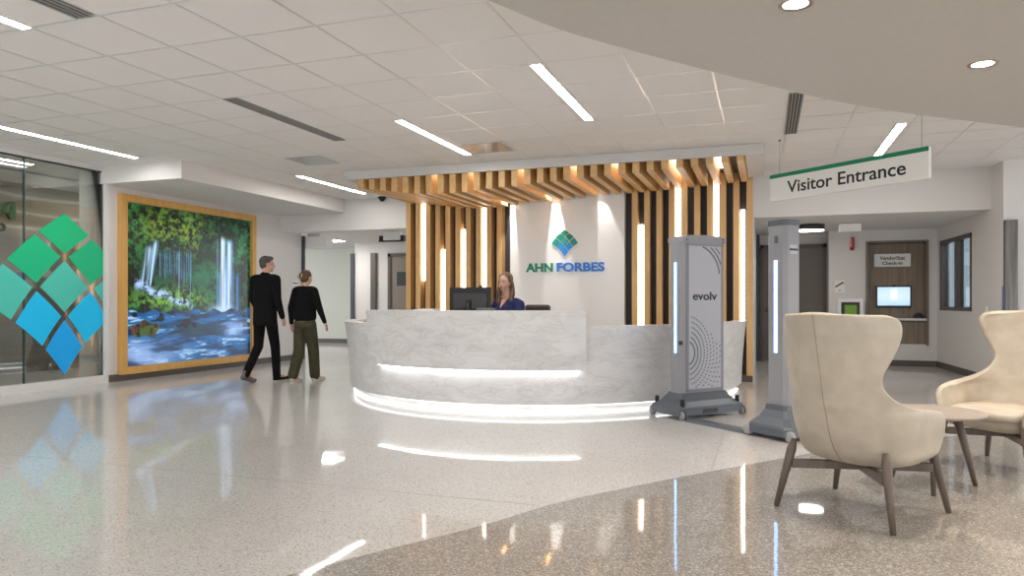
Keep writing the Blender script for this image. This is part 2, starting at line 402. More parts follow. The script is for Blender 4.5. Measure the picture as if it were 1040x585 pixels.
for q_, (x_, y_) in enumerate(((-6.0, -.1), (-8.0, 2.3), (-4.7, -2.2))):  # unseen strips, added to brighten the whole lobby
    strip(x_, y_, y_ + 1.83, ('unseen linear light added for brightness, nearest the entrance side', 'unseen linear light added for brightness along the glass partition behind the camera', 'unseen linear light added for brightness, furthest behind the camera')[q_])
strip(-9.32, 5.30, 7.13, 'linear light added behind the glass partition to brighten the wall end')  # added strip, lights the wall end behind the glass
strip(-10.1, 3.2, 5.03, 'linear light added to brighten the room behind the glass, nearer one')  # this strip and the next are added to light the inner room
strip(-10.1, 8.9, 10.73, 'linear light added to brighten the room behind the glass, farther one')
def round_light(x, y, z, r, label):
    t = thing('recessed_downlight', label, 'downlight', (x, y, z), 0, 'round downlights in the curved soffit')
    MB().lathe([(r, z - .0002), (r + .022, z - .0002), (r + .022, z - .006), (r, z - .004)], (x, y, 0), 32).build('trim_ring', mat('downlight_ring', (.16, .14, .12), .35), t) if False else None
    b = MB(); n_ = 32
    vs, fs = [], []
    for k in range(n_):
        a = 2 * PI * k / n_
        for rr, zz in ((r, z - .003), (r + .02, z - .008), (r + .026, z - .0004)): vs.append((x + rr * math.cos(a), y + rr * math.sin(a), zz))
    for k in range(n_):
        for q in range(2): fs.append((3 * k + q, 3 * ((k + 1) % n_) + q, 3 * ((k + 1) % n_) + q + 1, 3 * k + q + 1))
    b.faces(vs, fs, True).build('trim_ring', mat('downlight_ring', (.45, .38, .30), .3, metal=.5), t)
    MB().lathe([(r, z - .003), (r, z - .001)], (x, y, 0), 32).build('lens', LED_R, t)
def spot(loc, power, size=60, blend=.3, col=(1, .93, .84), rad=.04, target=None, parent=None):
    ld = bpy.data.lights.new('lamp', 'SPOT'); ld.energy = power; ld.spot_size = R(size); ld.spot_blend = blend; ld.color = col; ld.shadow_soft_size = rad
    o = bpy.data.objects.new('lamp', ld); COL.objects.link(o); o.location = loc
    if target is not None:
        o.rotation_euler = (Vector(target) - Vector(loc)).to_track_quat('-Z', 'Y').to_euler()
    return o
round_light(.144, 3.99, 2.64, .062, 'round recessed downlight in the soffit, at the very top edge of the photo')
round_light(1.31, 5.39, 2.64, .062, 'round recessed downlight in the soffit, above and right of the hanging sign')
for x, y in ((.144, 3.99), (1.31, 5.39), (2.6, 6.6), (.4, 1.9), (2.2, 4.0), (3.4, 5.2)):
    spot((x, y, 2.62), 75, 120, .6, (1, .90, .80), .05)
# linear air diffusers
def slot_vent(x0, x1, y0, y1, k, label, z=CEIL):
    t = thing('air_vent', label, 'air vent', ((x0 + x1) / 2, (y0 + y1) / 2, z), 0, 'slot air vents in the tile ceiling')
    MB().box((x0, y0, z - .004), (x1, y1, z - .0002)).build('backing', mat('vent_dark', (.05, .048, .045), .7), t)
    w = (x1 - x0) / (k * 2 + 1)
    b = MB()
    for q in range(k + 1): b.box((x0 + 2 * q * w, y0, z - .010), (x0 + (2 * q + 1) * w, y1, z - .003))
    b.box((x0, y0 - .01, z - .010), (x1, y0, z - .003)).box((x0, y1, z - .010), (x1, y1 + .01, z - .003))
    b.build('blades', mat('vent_blade_grey', (.30, .29, .28), .5), t)
slot_vent(-4.66, -4.52, 5.40, 7.20, 3, 'long slot air vent in the tiles running towards the canopy corner')
slot_vent(-4.23, -4.08, 1.75, 3.53, 3, 'slot air vent cut off by the top left corner of the photo')
slot_vent(.19, .32, 6.9, 8.53, 4, 'slot air vent in the tiles just left of the hanging sign')
slot_vent(-9.98, -9.84, 7.1, 8.3, 2, 'dark slot air vent in the ceiling behind the glass partition')
def square_vent(x, y, label):
    t = thing('ceiling_diffuser', label, 'air vent', (x, y, CEIL), 0, 'square plate air diffusers')
    MB().box((x - .29, y - .29, CEIL - .004), (x + .29, y + .29, CEIL - .0005)).build('housing', FIXT, t)
    MB().box((x - .25, y - .25, CEIL - .008), (x + .25, y + .25, CEIL - .0035), bev=.001).build('plate', mat('satin_plate', (.44, .43, .42), .25, metal=.8), t)
square_vent(-5.58, 8.13, 'square metal diffuser plate in the ceiling left of the canopy')
square_vent(-3.15, 8.14, 'shiny square metal diffuser plate in front of the canopy')
# ---------------------------------------------------------------- reception canopy
FRM = mat('canopy_white_frame', (.66, .645, .62), .5)
cp = thing('slatted_canopy', 'white edged ceiling canopy of oak fins with lights between, over the reception desk', 'canopy', (-2.83, 9.8, 2.92))
b = MB()
b.box((-5.64, 8.95, 2.84), (-.02, 9.0, CEIL - .004)).box((-.23, 9.0, 2.84), (-.02, 10.63, CEIL - .004)).box((-5.64, 9.0, 2.84), (-5.50, 10.63, CEIL - .004))
b.build('frame', FRM, cp)
MB().box((-5.50, 9.0, CEIL - .03), (-.23, 10.86, CEIL - .006)).build('soffit_panel', mat('canopy_dark_recess', (.07, .065, .07), .35), cp)
FZ = [(-5.45, 2.715), (-5.34, 2.707), (-4.96, 2.66), (-4.63, 2.61), (-4.38, 2.588), (-3.95, 2.583), (-3.77, 2.599), (-3.44, 2.622), (-2.95, 2.645), (-2.57, 2.669), (-2.25, 2.688), (-1.89, 2.699), (-1.19, 2.731), (-.84, 2.75), (-.48, 2.777), (-.3, 2.786)]
def fz(x): return float(np.interp(x, [a for a, _ in FZ], [c for _, c in FZ]))
finx = [-5.442 + (5.117 / 29) * i for i in range(30)]
for x in finx:
    MB().box((x, 9.005, fz(x + .04)), (x + .086, 10.62, CEIL - .032), bev=.0015).build('fin', OAKY, cp)
for i, y0, y1 in ((1, 9.7, 10.6), (3, 9.3, 10.5), (6, 9.02, 9.9), (9, 9.05, 10.0), (13, 9.02, 10.5), (17, 9.02, 10.5), (20, 9.02, 9.7), (24, 9.05, 10.5), (27, 9.1, 10.2)):
    x = finx[i] + .0865
    MB().box((x + .008, y0, CEIL - .048), (x + .082, y1, CEIL - .031)).build('light_strip', LED_F, cp)
for x in (-3.70, -3.03, -2.36):
    MB().lathe([(.035, CEIL - .06), (.035, CEIL - .031)], (x, 10.42, 0), 20).build('spot_can', FRM, cp)
    spot((x, 10.42, CEIL - .07), 55, 62, .08, (1, .95, .9), .012, (x, 10.62, 1.9))
# feature wall
fw = thing('slatted_feature_wall', 'oak slat feature wall with a plain white centre and glowing vertical strips, behind the desk', 'feature wall', (-2.87, 10.75, 0))
MB().box((-5.54, 10.80, .0), (-3.70, 10.868, CEIL - .035)).box((-2.02, 10.80, 0), (-.175, 10.868, CEIL - .035)).build('backing_panel', CHAR, fw)
MB().box((-3.751, 10.68, .0), (-1.966, 10.868, CEIL - .035)).build('centre_panel', WHITEW, fw)
sl = [-5.536 + .1755 * i for i in range(10)] + [-1.85 + .1774 * i for i in range(10)]
for x in sl:
    MB().box((x, 10.64, .09), (x + .082, 10.80, CEIL - .035), bev=.0015).build('slat', OAK, fw)
MB().box((-5.53, 10.66, 0), (-3.88, 10.80, .09)).box((-1.845, 10.66, 0), (-.18, 10.80, .09)).build('plinth', BASEB, fw)
for x, z0, z1 in ((-5.255, 1.46, 2.93), (-4.901, .3, 1.96), (-4.544, .3, 2.27), (-4.196, .5, 2.62), (-1.727, .2, 2.25), (-1.189, .3, 2.93), (-.662, .3, 2.93), (-.305, .84, 2.41)):
    MB().box((x - .028, 10.725, z0), (x + .028, 10.80, z1)).build('light_strip', LED_F, fw)
MB().box((-.20, 10.868, 0), (-.165, 11.75, CEIL - .035)).build('end_panel', WALL, fw)
# emblem cells (curved diamond fan)
def emblem_xy(s, u):
    ys = np.interp(s, [0, 1, 2, 3, 4, 5, 6], [0, 19.5, 41, 70, 100, 131, 163])
    w = np.interp(s, [0, 1, 2, 3, 4, 5, 6], [29, 29.5, 29, 27.7, 24.5, 21.5, 20])
    return u * w, -(ys + 1.44 * u * u)
def cell(i, j, gap=.07, k=8):
    pts = []
    a0, a1, b0, b1 = i + gap, i + 1 - gap, j + gap, j + 1 - gap
    for q in range(k): pts.append((a0 + (a1 - a0) * q / k, b0))
    for q in range(k): pts.append((a1, b0 + (b1 - b0) * q / k))
    for q in range(k): pts.append((a1 - (a1 - a0) * q / k, b1))
    for q in range(k): pts.append((a0, b1 - (b1 - b0) * q / k))
    return [emblem_xy(a + c, a - c) for a, c in pts]
sg = thing('wall_sign', 'green and blue raised lettering with a nine piece diamond emblem on the white centre wall', 'sign', (-2.872, 10.67, 1.55))
rowc = [(.0, .21, .13), (.0, .25, .15), (.0, .28, .23), (.0, .28, .62), (.01, .22, .80)]
S = .418 / 163
for i in range(3):
    for j in range(3):
        P = [(-2.872 + x * S, 2.212 + z * S) for x, z in cell(i, j)]
        MB().prism(P, 10.662, 10.68, 'Y').build('emblem_diamond', mat('emblem_colour', rowc[i + j], .4), sg)
b = MB(); text(b, 'AHN', .43, .135, .02, face_m((-3.275, 10.669, 1.64), 0), .034); b.build('lettering', TEXTG, sg)
b = MB(); text(b, 'FORBES', .735, .138, .02, face_m((-2.63, 10.669, 1.64), 0), .034); b.build('lettering', TEXTB, sg)
# ---------------------------------------------------------------- reception desk
dk = thing('reception_desk', 'long curved reception desk in white veined stone with glowing strips under its front', 'reception desk', (-2.87, 8.2, 0))
YC = 9.77
def ell(z, off=0.):
    """semi axes of the front face at height z"""
    f = (z / .88); f = f * f * .75 + f * .25
    return 2.575 + .06 * f + off, 2.98 + .10 * f + off
def epoint(th, z, off=0.):
    a, c = ell(z, off); return (-2.87 + a * math.sin(th), YC - c * math.cos(th), z)
def band(zs_off, th0, th1, n=72, thick=None):
    """closed curved wall: outer profile list of (z, off), inner offset = thick"""
    b = MB(); cols = []
    for k in range(n + 1):
        th = th0 + (th1 - th0) * k / n
        outer = [epoint(th, z, o) for z, o in zs_off]
        inner = [epoint(th, z, o) for z, o in thick]
        cols.append([b.bm.verts.new(p) for p in outer + inner])
    m = len(cols[0])
    for k in range(n):
        for q in range(m):
            f = b.bm.faces.new([cols[k][q], cols[k + 1][q], cols[k + 1][(q + 1) % m], cols[k][(q + 1) % m]]); f.smooth = False
    b.bm.faces.new(cols[0]); b.bm.faces.new(cols[-1][::-1])
    return b
T0, T1 = -PI / 2, PI / 2
zs = [.09, .2, .35, .5, .65, .78, .88]
o = band([(z, 0) for z in zs], T0, T1, thick=[(.88, -.16), (.09, -.10)]).build('curved_front', STONE, dk)
band([(.0, -.07), (.09, -.07)], T0, T1, thick=[(.09, -.14), (.0, -.14)]).build('toe_kick', STONE, dk)
band([(.076, -.055), (.0895, -.055)], T0, T1, thick=[(.0895, -.07), (.076, -.07)]).build('light_strip', LED_T, dk)
band([(.001, -.045), (.012, -.045)], T0, T1, thick=[(.012, -.07), (.001, -.07)]).build('light_strip', LED_T, dk)
A0, A1 = R(-28), R(26.8)
band([(.44, .065), (.6, .065), (.8, .05), (1.03, .03)], A0, A1, 40, thick=[(1.03, -.30), (.90, -.30), (.885, -.155), (.88, .002), (.47, .002), (.44, .03)]).build('raised_front', STONE, dk)
L0, L1 = R(-25), R(25.6)
band([(.434, .045), (.440, .045)], L0, L1, 30, thick=[(.440, .006), (.434, .006)]).build('light_strip', LED_D, dk)
band([(.70, -.17), (.74, -.17)], T0 + .12, T1 - .12, 50, thick=[(.74, -.75), (.70, -.75)]).build('work_surface', mat('desk_laminate', (.30, .24, .18), .4), dk)
# things on the desk
def monitor_local():
    t = thing('computer_monitor', 'black computer monitor seen from behind on the reception desk', 'monitor', (-3.07, 7.42, .741), R(-8))
    MB().box((-.26, -.02, .19), (.26, .012, .535), bev=.008).build('housing', BLACKM, t, local=True)
    MB().box((-.20, -.032, .30), (.20, -.018, .47), bev=.006).box((-.19, -.034, .455), (.19, -.03, .47)).build('rear_cover', mat('monitor_rear_grey', (.06, .06, .062), .35), t, local=True)
    MB().tube([(0, -.05, .01), (0, -.045, .36)], .022).box((-.03, -.05, .32), (.03, -.02, .40)).build('stand', BLACKM, t, local=True)
    MB().lathe([(.11, 0), (.11, .012), (.10, .016)], (0, -.03, .0)).build('base', BLACKM, t, local=True)
    MB().box((-.25, .012, .20), (.25, .014, .525)).build('screen', mat('screen_dark_blue', (.03, .05, .09), .2), t, local=True)
    MB().sphere((.13, 0, .545), (.022, .014, .012)).build('webcam', BLACKM, t, local=True)
monitor_local()
t = thing('document_tray', 'flat white paper stack lying on the desk ledge left of the monitor', 'papers', (-3.42, 7.0, 1.03))
MB().box((-3.52, 6.92, 1.031), (-3.30, 7.10, 1.037)).box((-3.50, 6.93, 1.037), (-3.29, 7.11, 1.043), Matrix.Translation((0, 0, 0))).build('paper_sheets', WHITEP, t)
MB().box((-3.56, 6.96, 1.031), (-3.525, 7.05, 1.05), bev=.004).build('clip', BLACKM, t)
t = thing('card_reader', 'small flat grey card reader on the desk ledge right of the monitor', 'card reader', (-2.70, 6.98, 1.03))
MB().box((-2.80, 6.92, 1.031), (-2.63, 7.04, 1.052), bev=.005).build('casing', mat('reader_grey', (.16, .16, .165), .4), t)
MB().box((-2.78, 6.94, 1.052), (-2.65, 7.02, 1.054)).build('screen', mat('reader_screen', (.35, .38, .42), .2), t)
MB().tube([(-2.735, 7.0, 1.05), (-2.725, 7.0, 1.12), (-2.725, 7.01, 1.17)], .004, 8).build('aerial', STEEL, t)
# ---------------------------------------------------------------- picture on the left wall
pf = thing('framed_picture', 'large gold oak framed photograph of waterfalls and a blue river on the left wall', 'picture', (-8.57, 9.25, .09))
Y0, Y1, Z0, Z1 = 7.84, 10.70, .09, 2.64
b = MB(); fwid = .105
for a in ((Y0, Z0, Y1, Z0 + fwid), (Y0, Z1 - fwid, Y1, Z1), (Y0, Z0 + fwid, Y0 + fwid, Z1 - fwid), (Y1 - fwid, Z0 + fwid, Y1, Z1 - fwid)):
    b.box((-8.598, a[0], a[1]), (-8.52, a[2], a[3]), bev=.003)
b.build('frame', OAKF, pf)
def vnoise(x, y, seed, octv=5, lac=2.0, gain=.55):
    rs = np.random.RandomState(seed); out = np.zeros_like(x); amp = 1; tot = 0
    for o_ in range(octv):
        g = rs.rand(64, 64); xi, yi = np.floor(x).astype(int), np.floor(y).astype(int); fx, fy = x - xi, y - yi
        fx, fy = fx * fx * (3 - 2 * fx), fy * fy * (3 - 2 * fy)
        a = g[xi % 64, yi % 64] * (1 - fx) + g[(xi + 1) % 64, yi % 64] * fx
        c = g[xi % 64, (yi + 1) % 64] * (1 - fx) + g[(xi + 1) % 64, (yi + 1) % 64] * fx
        out += amp * (a * (1 - fy) + c * fy); tot += amp; amp *= gain; x = x * lac; y = y * lac
    return out / tot
def lerp(a, c, t): return a + (c - a) * t[..., None]
def sm(x, a, c):
    t = np.clip((x - a) / (c - a), 0, 1); return t * t * (3 - 2 * t)
NU, NV = 440, 380
U, V = np.meshgrid(np.linspace(0, 1, NU), np.linspace(0, 1, NV), indexing='ij')
c3 = lambda *a: np.array(a, float)
n1 = vnoise(U * 14, V * 14, 1); n2 = vnoise(U * 38, V * 38, 2, 5, gain=.75); n3 = vnoise(U * 4 + 7, V * 4 + 3, 3, 3)
# foliage
C = lerp(c3(.003, .018, .012), c3(.02, .17, .055), sm(n2 * .65 + n1 * .35, .42, .62))
C = C * (0.5 + 1.0 * sm(n3, .3, .7))[..., None]
clump = np.exp(-(((U - .36) / .22) ** 2 + ((V - .86) / .13) ** 2)) * 1.5
C = lerp(C, c3(.24, .36, .03), np.clip(clump * sm(n2 * .7 + n3 * .3, .38, .62), 0, 1) * .9)
bush = np.exp(-(((U - .33) / .24) ** 2 + ((V - .415) / .055) ** 2)) * 1.6
C = lerp(C, c3(.17, .38, .035), np.clip(bush * sm(n2, .38, .6), 0, 1))
teal = np.exp(-(((U - .62) / .12) ** 2 + ((V - .58) / .2) ** 2))
C = lerp(C, c3(.01, .17, .08), np.clip(teal * sm(n1, .35, .7), 0, 1) * .8)
C = C * (1 - .75 * np.exp(-(((U - .60) / .25) ** 2 + ((V - .71) / .045) ** 2)) * sm(n1, .3, .55))[..., None]
# left falls: streaks from the lip, leaning slightly
lean = U + (.74 - V) * .16
def fall(uc, w, v0, v1, amt, uu=U, colr=(.45, .68, .95)):
    global C
    st = vnoise(uu * 120, V * 2.2, int(uc * 1000) % 97 + 5, 3)
    m_ = np.exp(-((uu - uc) / w) ** 4) * sm(V, v0 - .03, v0 + .02) * (1 - sm(V, v1 - .03, v1 + .02)) * sm(st, .28, .62) * amt
    C = lerp(C, c3(*colr), np.clip(m_, 0, 1))
fall(.165, .022, .50, .74, 1.0, lean); fall(.205, .018, .50, .78, 1.0, lean)
for q in range(14): fall(.24 + q * .018, .0055, .58 - .06 * random.random(), .72 + .02 * random.random(), .55, U, (.12, .36, .62))
fall(.38, .005, .42, .72, .7); fall(.47, .004, .40, .74, .6, U, (.12, .40, .55))
# cascade running down to the right
cv_ = .50 - .34 * (U - .08) - .012 * np.sin(U * 40)
m_ = np.exp(-((V - cv_) / (.024 - .02 * (U - .1))) ** 2) * sm(U, .05, .09) * (1 - sm(U, .44, .52)) * sm(n2, .34, .6) * 1.3
C = lerp(C, c3(.42, .62, .95), np.clip(m_, 0, 1))
# big fall at right
arch = (((U - .765) / .075) ** 2 + ((V - .80) / .075) ** 2); C = C * (1 - .7 * np.exp(-(arch - .9) ** 2 * 3) * (V > .76))[..., None]
fall(.765, .062, .33, .835, 1.15, U, (.36, .60, .95)); fall(.745, .018, .33, .85, .9, U, (.80, .90, 1)); fall(.80, .012, .34, .82, .9, U, (.75, .88, 1))
fall(.86, .03, .33, .60, .75, U, (.05, .25, .62)); fall(.70, .015, .33, .6, .5, U, (.05, .35, .6))
mist = np.exp(-(((U - .73) / .09) ** 2 + ((V - .335) / .035) ** 2)); C = lerp(C, c3(.55, .75, .95), np.clip(mist, 0, 1) * .8)
# river
rv = V < (.335 + .012 * np.sin(U * 40) + .012 * (n1 - .5))
fl_ = vnoise(U * 5 + .8 * np.sin(V * 9), V * 26 + 1.2 * n3, 11, 5); fl2 = vnoise(U * 12, V * 60, 12, 3)
RIV = lerp(c3(.005, .035, .10), c3(.008, .15, .40), sm(fl_, .34, .60))
RIV = lerp(RIV, c3(.42, .66, .90), sm(fl_ * .55 + fl2 * .45, .575, .69) * .8)
RIV = lerp(RIV, c3(.012, .07, .075), np.clip(np.exp(-(((U - .5) / .25) ** 2 + ((V - .21) / .04) ** 2)) * .8 * sm(fl2, .3, .6), 0, 1))
rocks = sm(vnoise(U * 16, V * 44, 21, 2), .66, .72) * (V > .22)
RIV = RIV * (1 - .93 * rocks)[..., None]
foam = np.exp(-(((U - .13) / .22) ** 2 + ((V - .06) / .09) ** 2)) + np.exp(-(((U - .85) / .13) ** 2 + ((V - .20) / .045) ** 2)) * .9
RIV = lerp(RIV, c3(.42, .58, .92), np.clip(foam * (.25 + .8 * sm(fl_, .35, .62)), 0, 1) * .75)
C = np.where(rv[..., None], RIV, C)
rk = ((U - .135) / .105) ** 2 + ((V - .225 - .01 * np.sin(U * 60)) / .05) ** 2
rm = (1 - sm(rk, .8, 1.05)); RK = lerp(c3(.02, .012, .012), c3(.13, .07, .045), sm(n2, .35, .65)); RK = lerp(RK, c3(.08, .14, .03), sm(n1, .55, .7))
C = lerp(C, np.zeros(3), rm) + RK * rm[..., None]
C = np.clip(C, 0, 1) ** 1.12
vy = Y0 + fwid - .005 + U * (Y1 - Y0 - 2 * fwid + .01); vz = Z0 + fwid - .005 + V * (Z1 - Z0 - 2 * fwid + .01)
verts = np.stack([np.full_like(vy, -8.575), vy, vz], -1).reshape(-1, 3) - np.array([-8.57, 9.25, .09])
ii = np.arange(NU * NV).reshape(NU, NV)
fc = np.stack([ii[:-1, :-1], ii[:-1, 1:], ii[1:, 1:], ii[1:, :-1]], -1).reshape(-1, 4)[:, ::-1]
me = bpy.data.meshes.new('picture_print'); me.from_pydata(verts.tolist(), [], fc.tolist()); me.update()
ca = me.color_attributes.new('paint', 'FLOAT_COLOR', 'POINT'); ca.data.foreach_set('color', np.concatenate([C.reshape(-1, 3), np.ones((NU * NV, 1))], 1).astype(np.float32).ravel())
PM = mat('backlit_photo_print', (.1, .1, .1), .25); n, l, p = nt(PM); at_ = n.new('ShaderNodeVertexColor'); at_.layer_name = 'paint'
l.new(at_.outputs[0], p.inputs['Base Color']); l.new(at_.outputs[0], p.inputs['Emission Color']); p.inputs['Emission Strength'].default_value = .35
me.materials.append(PM); po = bpy.data.objects.new('picture_print', me); COL.objects.link(po); po.parent = pf; WM[po] = WM[pf]
MB().box((-8.597, Y0 + .09, Z0 + .09), (-8.58, Y1 - .09, Z1 - .09)).build('backing_board', BLACKM, pf)
# ---------------------------------------------------------------- decal on the glass
dc = thing('window_decal', 'giant fan of green to blue diamond stickers on the glass partition at left', 'decal', (-8.59, 7.02, .12))
gcol = [(.0, .48, .20), (.0, .48, .22), (.07, .56, .46), (.0, .56, .98), (.0, .42, .98)]
gy = [2.30, 2.02, 1.70, 1.32, .93, .53, .115]
def g_xy(s, u):
    z = np.interp(s, range(7), gy); w = np.interp(s, range(7), [.41, .415, .41, .39, .35, .30, .28])
    return 7.018 + u * w, z - .0195 * u * u
def clipY(P, ymax=7.595):
    out = []
    for k in range(len(P)):
        a, c = P[k], P[(k + 1) % len(P)]
        if a[0] <= ymax: out.append(a)
        if (a[0] <= ymax) != (c[0] <= ymax):
            t = (ymax - a[0]) / (c[0] - a[0]); out.append((ymax, a[1] + t * (c[1] - a[1])))
    return out
for i in range(3):
    for j in range(3):
        g_ = .065; k = 8; pts = []
        a0, a1, b0, b1 = i + g_, i + 1 - g_, j + g_, j + 1 - g_
        for q in range(k): pts.append((a0 + (a1 - a0) * q / k, b0))
        for q in range(k): pts.append((a1, b0 + (b1 - b0) * q / k))
        for q in range(k): pts.append((a1 - (a1 - a0) * q / k, b1))
        for q in range(k): pts.append((a0, b1 - (b1 - b0) * q / k))
        P = clipY([g_xy(a + c, a - c) for a, c in pts])
        if len(P) > 2: MB().prism(P, -8.594, -8.592, 'X').build('diamond_sticker', mat('decal_colour', gcol[i + j], .5), dc)
# sign fragment and counter behind the glass
t = thing('inner_wall_sign', 'green and black letters on the wall seen through the glass at far left', 'sign', (-10.98, 7.92, 2.2))
b = MB(); text(b, 'M', .34, .27, .03, Matrix.Translation((-10.97, 7.95, 2.52)) @ Matrix.Rotation(PI / 2, 4, 'Z') @ Matrix.Rotation(PI / 2, 4, 'X'), .05); b.build('lettering', GREEN, t)
b = MB(); text(b, 'o', .14, .13, .03, Matrix.Translation((-10.97, 7.90, 2.25)) @ Matrix.Rotation(PI / 2, 4, 'Z') @ Matrix.Rotation(PI / 2, 4, 'X'), .02); b.build('lettering', INK, t)
# ---------------------------------------------------------------- hanging visitor sign
A = Vector((.058, 8.915, 0)); Bv = Vector((1.448, 7.705, 0)); dv = (Bv - A); Ls = dv.length; ang = math.atan2(dv.y, dv.x)
vs_ = thing('hanging_sign', 'long white ceiling hung sign with green top edge reading Visitor Entrance', 'sign', (*((A + Bv) / 2).xy, 2.27), ang)
h2 = Ls / 2
MB().box((-h2, -.02, 0), (h2, .02, .30), bev=.002).build('sign_board', SIGNW, vs_, local=True)
MB().box((-h2, -.0235, .258), (h2, -.0195, .301)).box((-h2, .0195, .258), (h2, .0235, .301)).build('green_band', GREEN, vs_, local=True)
b = MB(); text(b, 'Visitor Entrance', 1.38, .135, .003, face_m((.10 - .09, -.0215, .135), 0), .012); b.build('lettering', INK, vs_, local=True)
for x in (-h2 + .12, h2 - .08):
    MB().tube([(x, 0, .295), (x, 0, CEIL - 2.27 - .004)], .0018, 6).lathe([(.012, CEIL - 2.27 - .02), (.012, CEIL - 2.27 - .004)], (x, 0, 0), 12).build('hanger_wire', STEEL, vs_, local=True)
# ---------------------------------------------------------------- scanner towers
UA = math.atan2(.75, .66)  # long direction of the towers
def wheel(b, x, y, r=.042): b.lathe([(r * .6, -.016), (r, -.012), (r, .012), (r * .6, .016)], (x, y, r), 20, axis='X')
DOTM = mat('dot_grey', (.12, .13, .15), .5)
def scanner1():
    t = thing('security_scanner_tower', 'wide grey security scanner tower with white front panel in front of the desk', 'security scanner', (-.644, 7.45, 0), UA, 'walk-through scanner towers')
    W, D = .42, .225
    # base: bevelled skirt (lofted)
    def ring(w, d, z, k=.12): return [(-w + k * w, -d, z), (w - k * w, -d, z), (w, -d + k * d, z), (w, d - k * d, z), (w - k * w, d, z), (-w + k * w, d, z), (-w, d - k * d, z), (-w, -d + k * d, z)]
    rings = [ring(W, D, .035), ring(W, D, .10), ring(W * .97, D * .96, .115), ring(W * .80, D * .72, .16), ring(W * .70, D * .55, .215), ring(W * .67, D * .5, .235)]
    b = MB(); V_ = [p for r_ in rings for p in r_]; F_ = [tuple(range(8))[::-1], tuple(40 + q for q in range(8))]
    for a in range(5):
        for q in range(8): F_.append((8 * a + q, 8 * a + (q + 1) % 8, 8 * a + 8 + (q + 1) % 8, 8 * a + 8 + q))
    b.faces(V_, F_).build('base', TOWERD, t, local=True)
    MB().box((-.14, -D - .004, .05), (.05, -D + .01, .09)).build('connector_plate', BLACKM, t, local=True)
    for sx in (-1, 1):
        for sy in (-1, 1):
            b = MB(); wheel(b, sx * (W - .03), sy * (D - .01)); wo = b.build('wheel', mat('wheel_grey', (.30, .30, .31), .4), t, local=True)
            MB().lathe([(.044, -.008), (.044, .008)], (sx * (W - .03), sy * (D - .01), .0445), 24, axis='X').build('tyre', RUB, wo, local=True)
            MB().lathe([(.020, .10), (.020, .185), (.015, .19)], (sx * (W * .86), sy * (D * .80), 0), 16).build('bumper_post', RUB, t, local=True)
    # column body
    w, d = .285, .105
    def oct_(w, d, c): return [(-w + c, -d), (w - c, -d), (w, -d + c), (w, d - c), (w - c, d), (-w + c, d), (-w, d - c), (-w, -d + c)]
    MB().prism(oct_(w, d, .035), .22, 1.70).build('column', TOWER, t, local=True)
    # arched top
    top = [(-w, 1.70), (w, 1.70), (w, 1.745), (.2, 1.765), (0, 1.772), (-.2, 1.765), (-w, 1.745)]
    MB().prism(top, -d - .002, d + .002, 'Y').build('top_cap', TOWER, t, local=True)
    MB().box((-.215, -d - .006, .27), (.215, -d + .001, 1.665), bev=.003).build('front_panel', TOWERL, t, local=True)
    fr = MB()
    for a in ((-.235, .25, -.215, 1.685), (.215, .25, .235, 1.685), (-.235, .25, .235, .27), (-.235, 1.665, .235, 1.685)): fr.box((a[0], -d - .009, a[1]), (a[2], -d, a[3]))
    fr.build('panel_frame', mat('panel_frame_grey', (.27, .27, .29), .4), t, local=True)
    b = MB(); text(b, 'evolv', .32, .082, .002, face_m((-.005, -d - .0075, 1.175), 0), .018); b.build('lettering', INK, t, local=True)
    # swirl of small dots
    def dot(b, x, z, a, L, wd_):
        if not (-.205 < x < .205 and .285 < z < 1.655): return
        ca_, sa_ = math.cos(a) * L, math.sin(a) * L; cb, sb = -math.sin(a) * wd_, math.cos(a) * wd_
        b.prism([(x - ca_ - cb, z - sa_ - sb), (x + ca_ - cb, z + sa_ - sb), (x + ca_ + cb, z + sa_ + sb), (x - ca_ + cb, z - sa_ + sb)], -d - .0075, -d - .0055, 'Y')
    b = MB()
    for k in range(12):
        R0 = .10 + k * .042
        for q in range(26):
            a = -1.5 + q * .105 + k * .045
            x, z = -.24 + R0 * math.cos(a), .62 + R0 * math.sin(a) * 1.15
            if z < 1.0 - 1.0 * max(0, x + .12): dot(b, x, z, a + .9, .0095, .0055)
    tag(b.build('dot_pattern', DOTM, t, local=True), kind='stuff')
    b = MB()
    for k in range(4):
        R0 = .33 + k * .042
        for q in range(24):
            a = q * .075 + k * .03
            x, z = -.14 + R0 * math.cos(a), 1.36 + R0 * math.sin(a) * .95
            if x > -.1 and z > 1.40: dot(b, x, z, a + 1.3, .0125, .0072)
    tag(b.build('dot_pattern', DOTM, t, local=True), kind='stuff')
    MB().box((-w - .003, -.014, .62), (-w + .002, .014, 1.50), bev=.001).build('status_light', LED_B, t, local=True)
    MB().lathe([(.008, -.002), (.008, .004)], (-w + .05, -d - .003, 1.72), 16, axis='Y').build('lens', BLACKM, t, local=True)
    b = MB()
    for k in range(3): b.lathe([(.009, -.002), (.009, .005)], (w - .045, -d - .003, 1.735 - k * .03), 12, axis='Y')
    b.build('indicator_holes', BLACKM, t, local=True)
    MB().box((-w - .012, -d + .02, .70), (-w + .02, -d + .05, .74), bev=.003).build('latch', BLACKM, t, local=True)
scanner1()
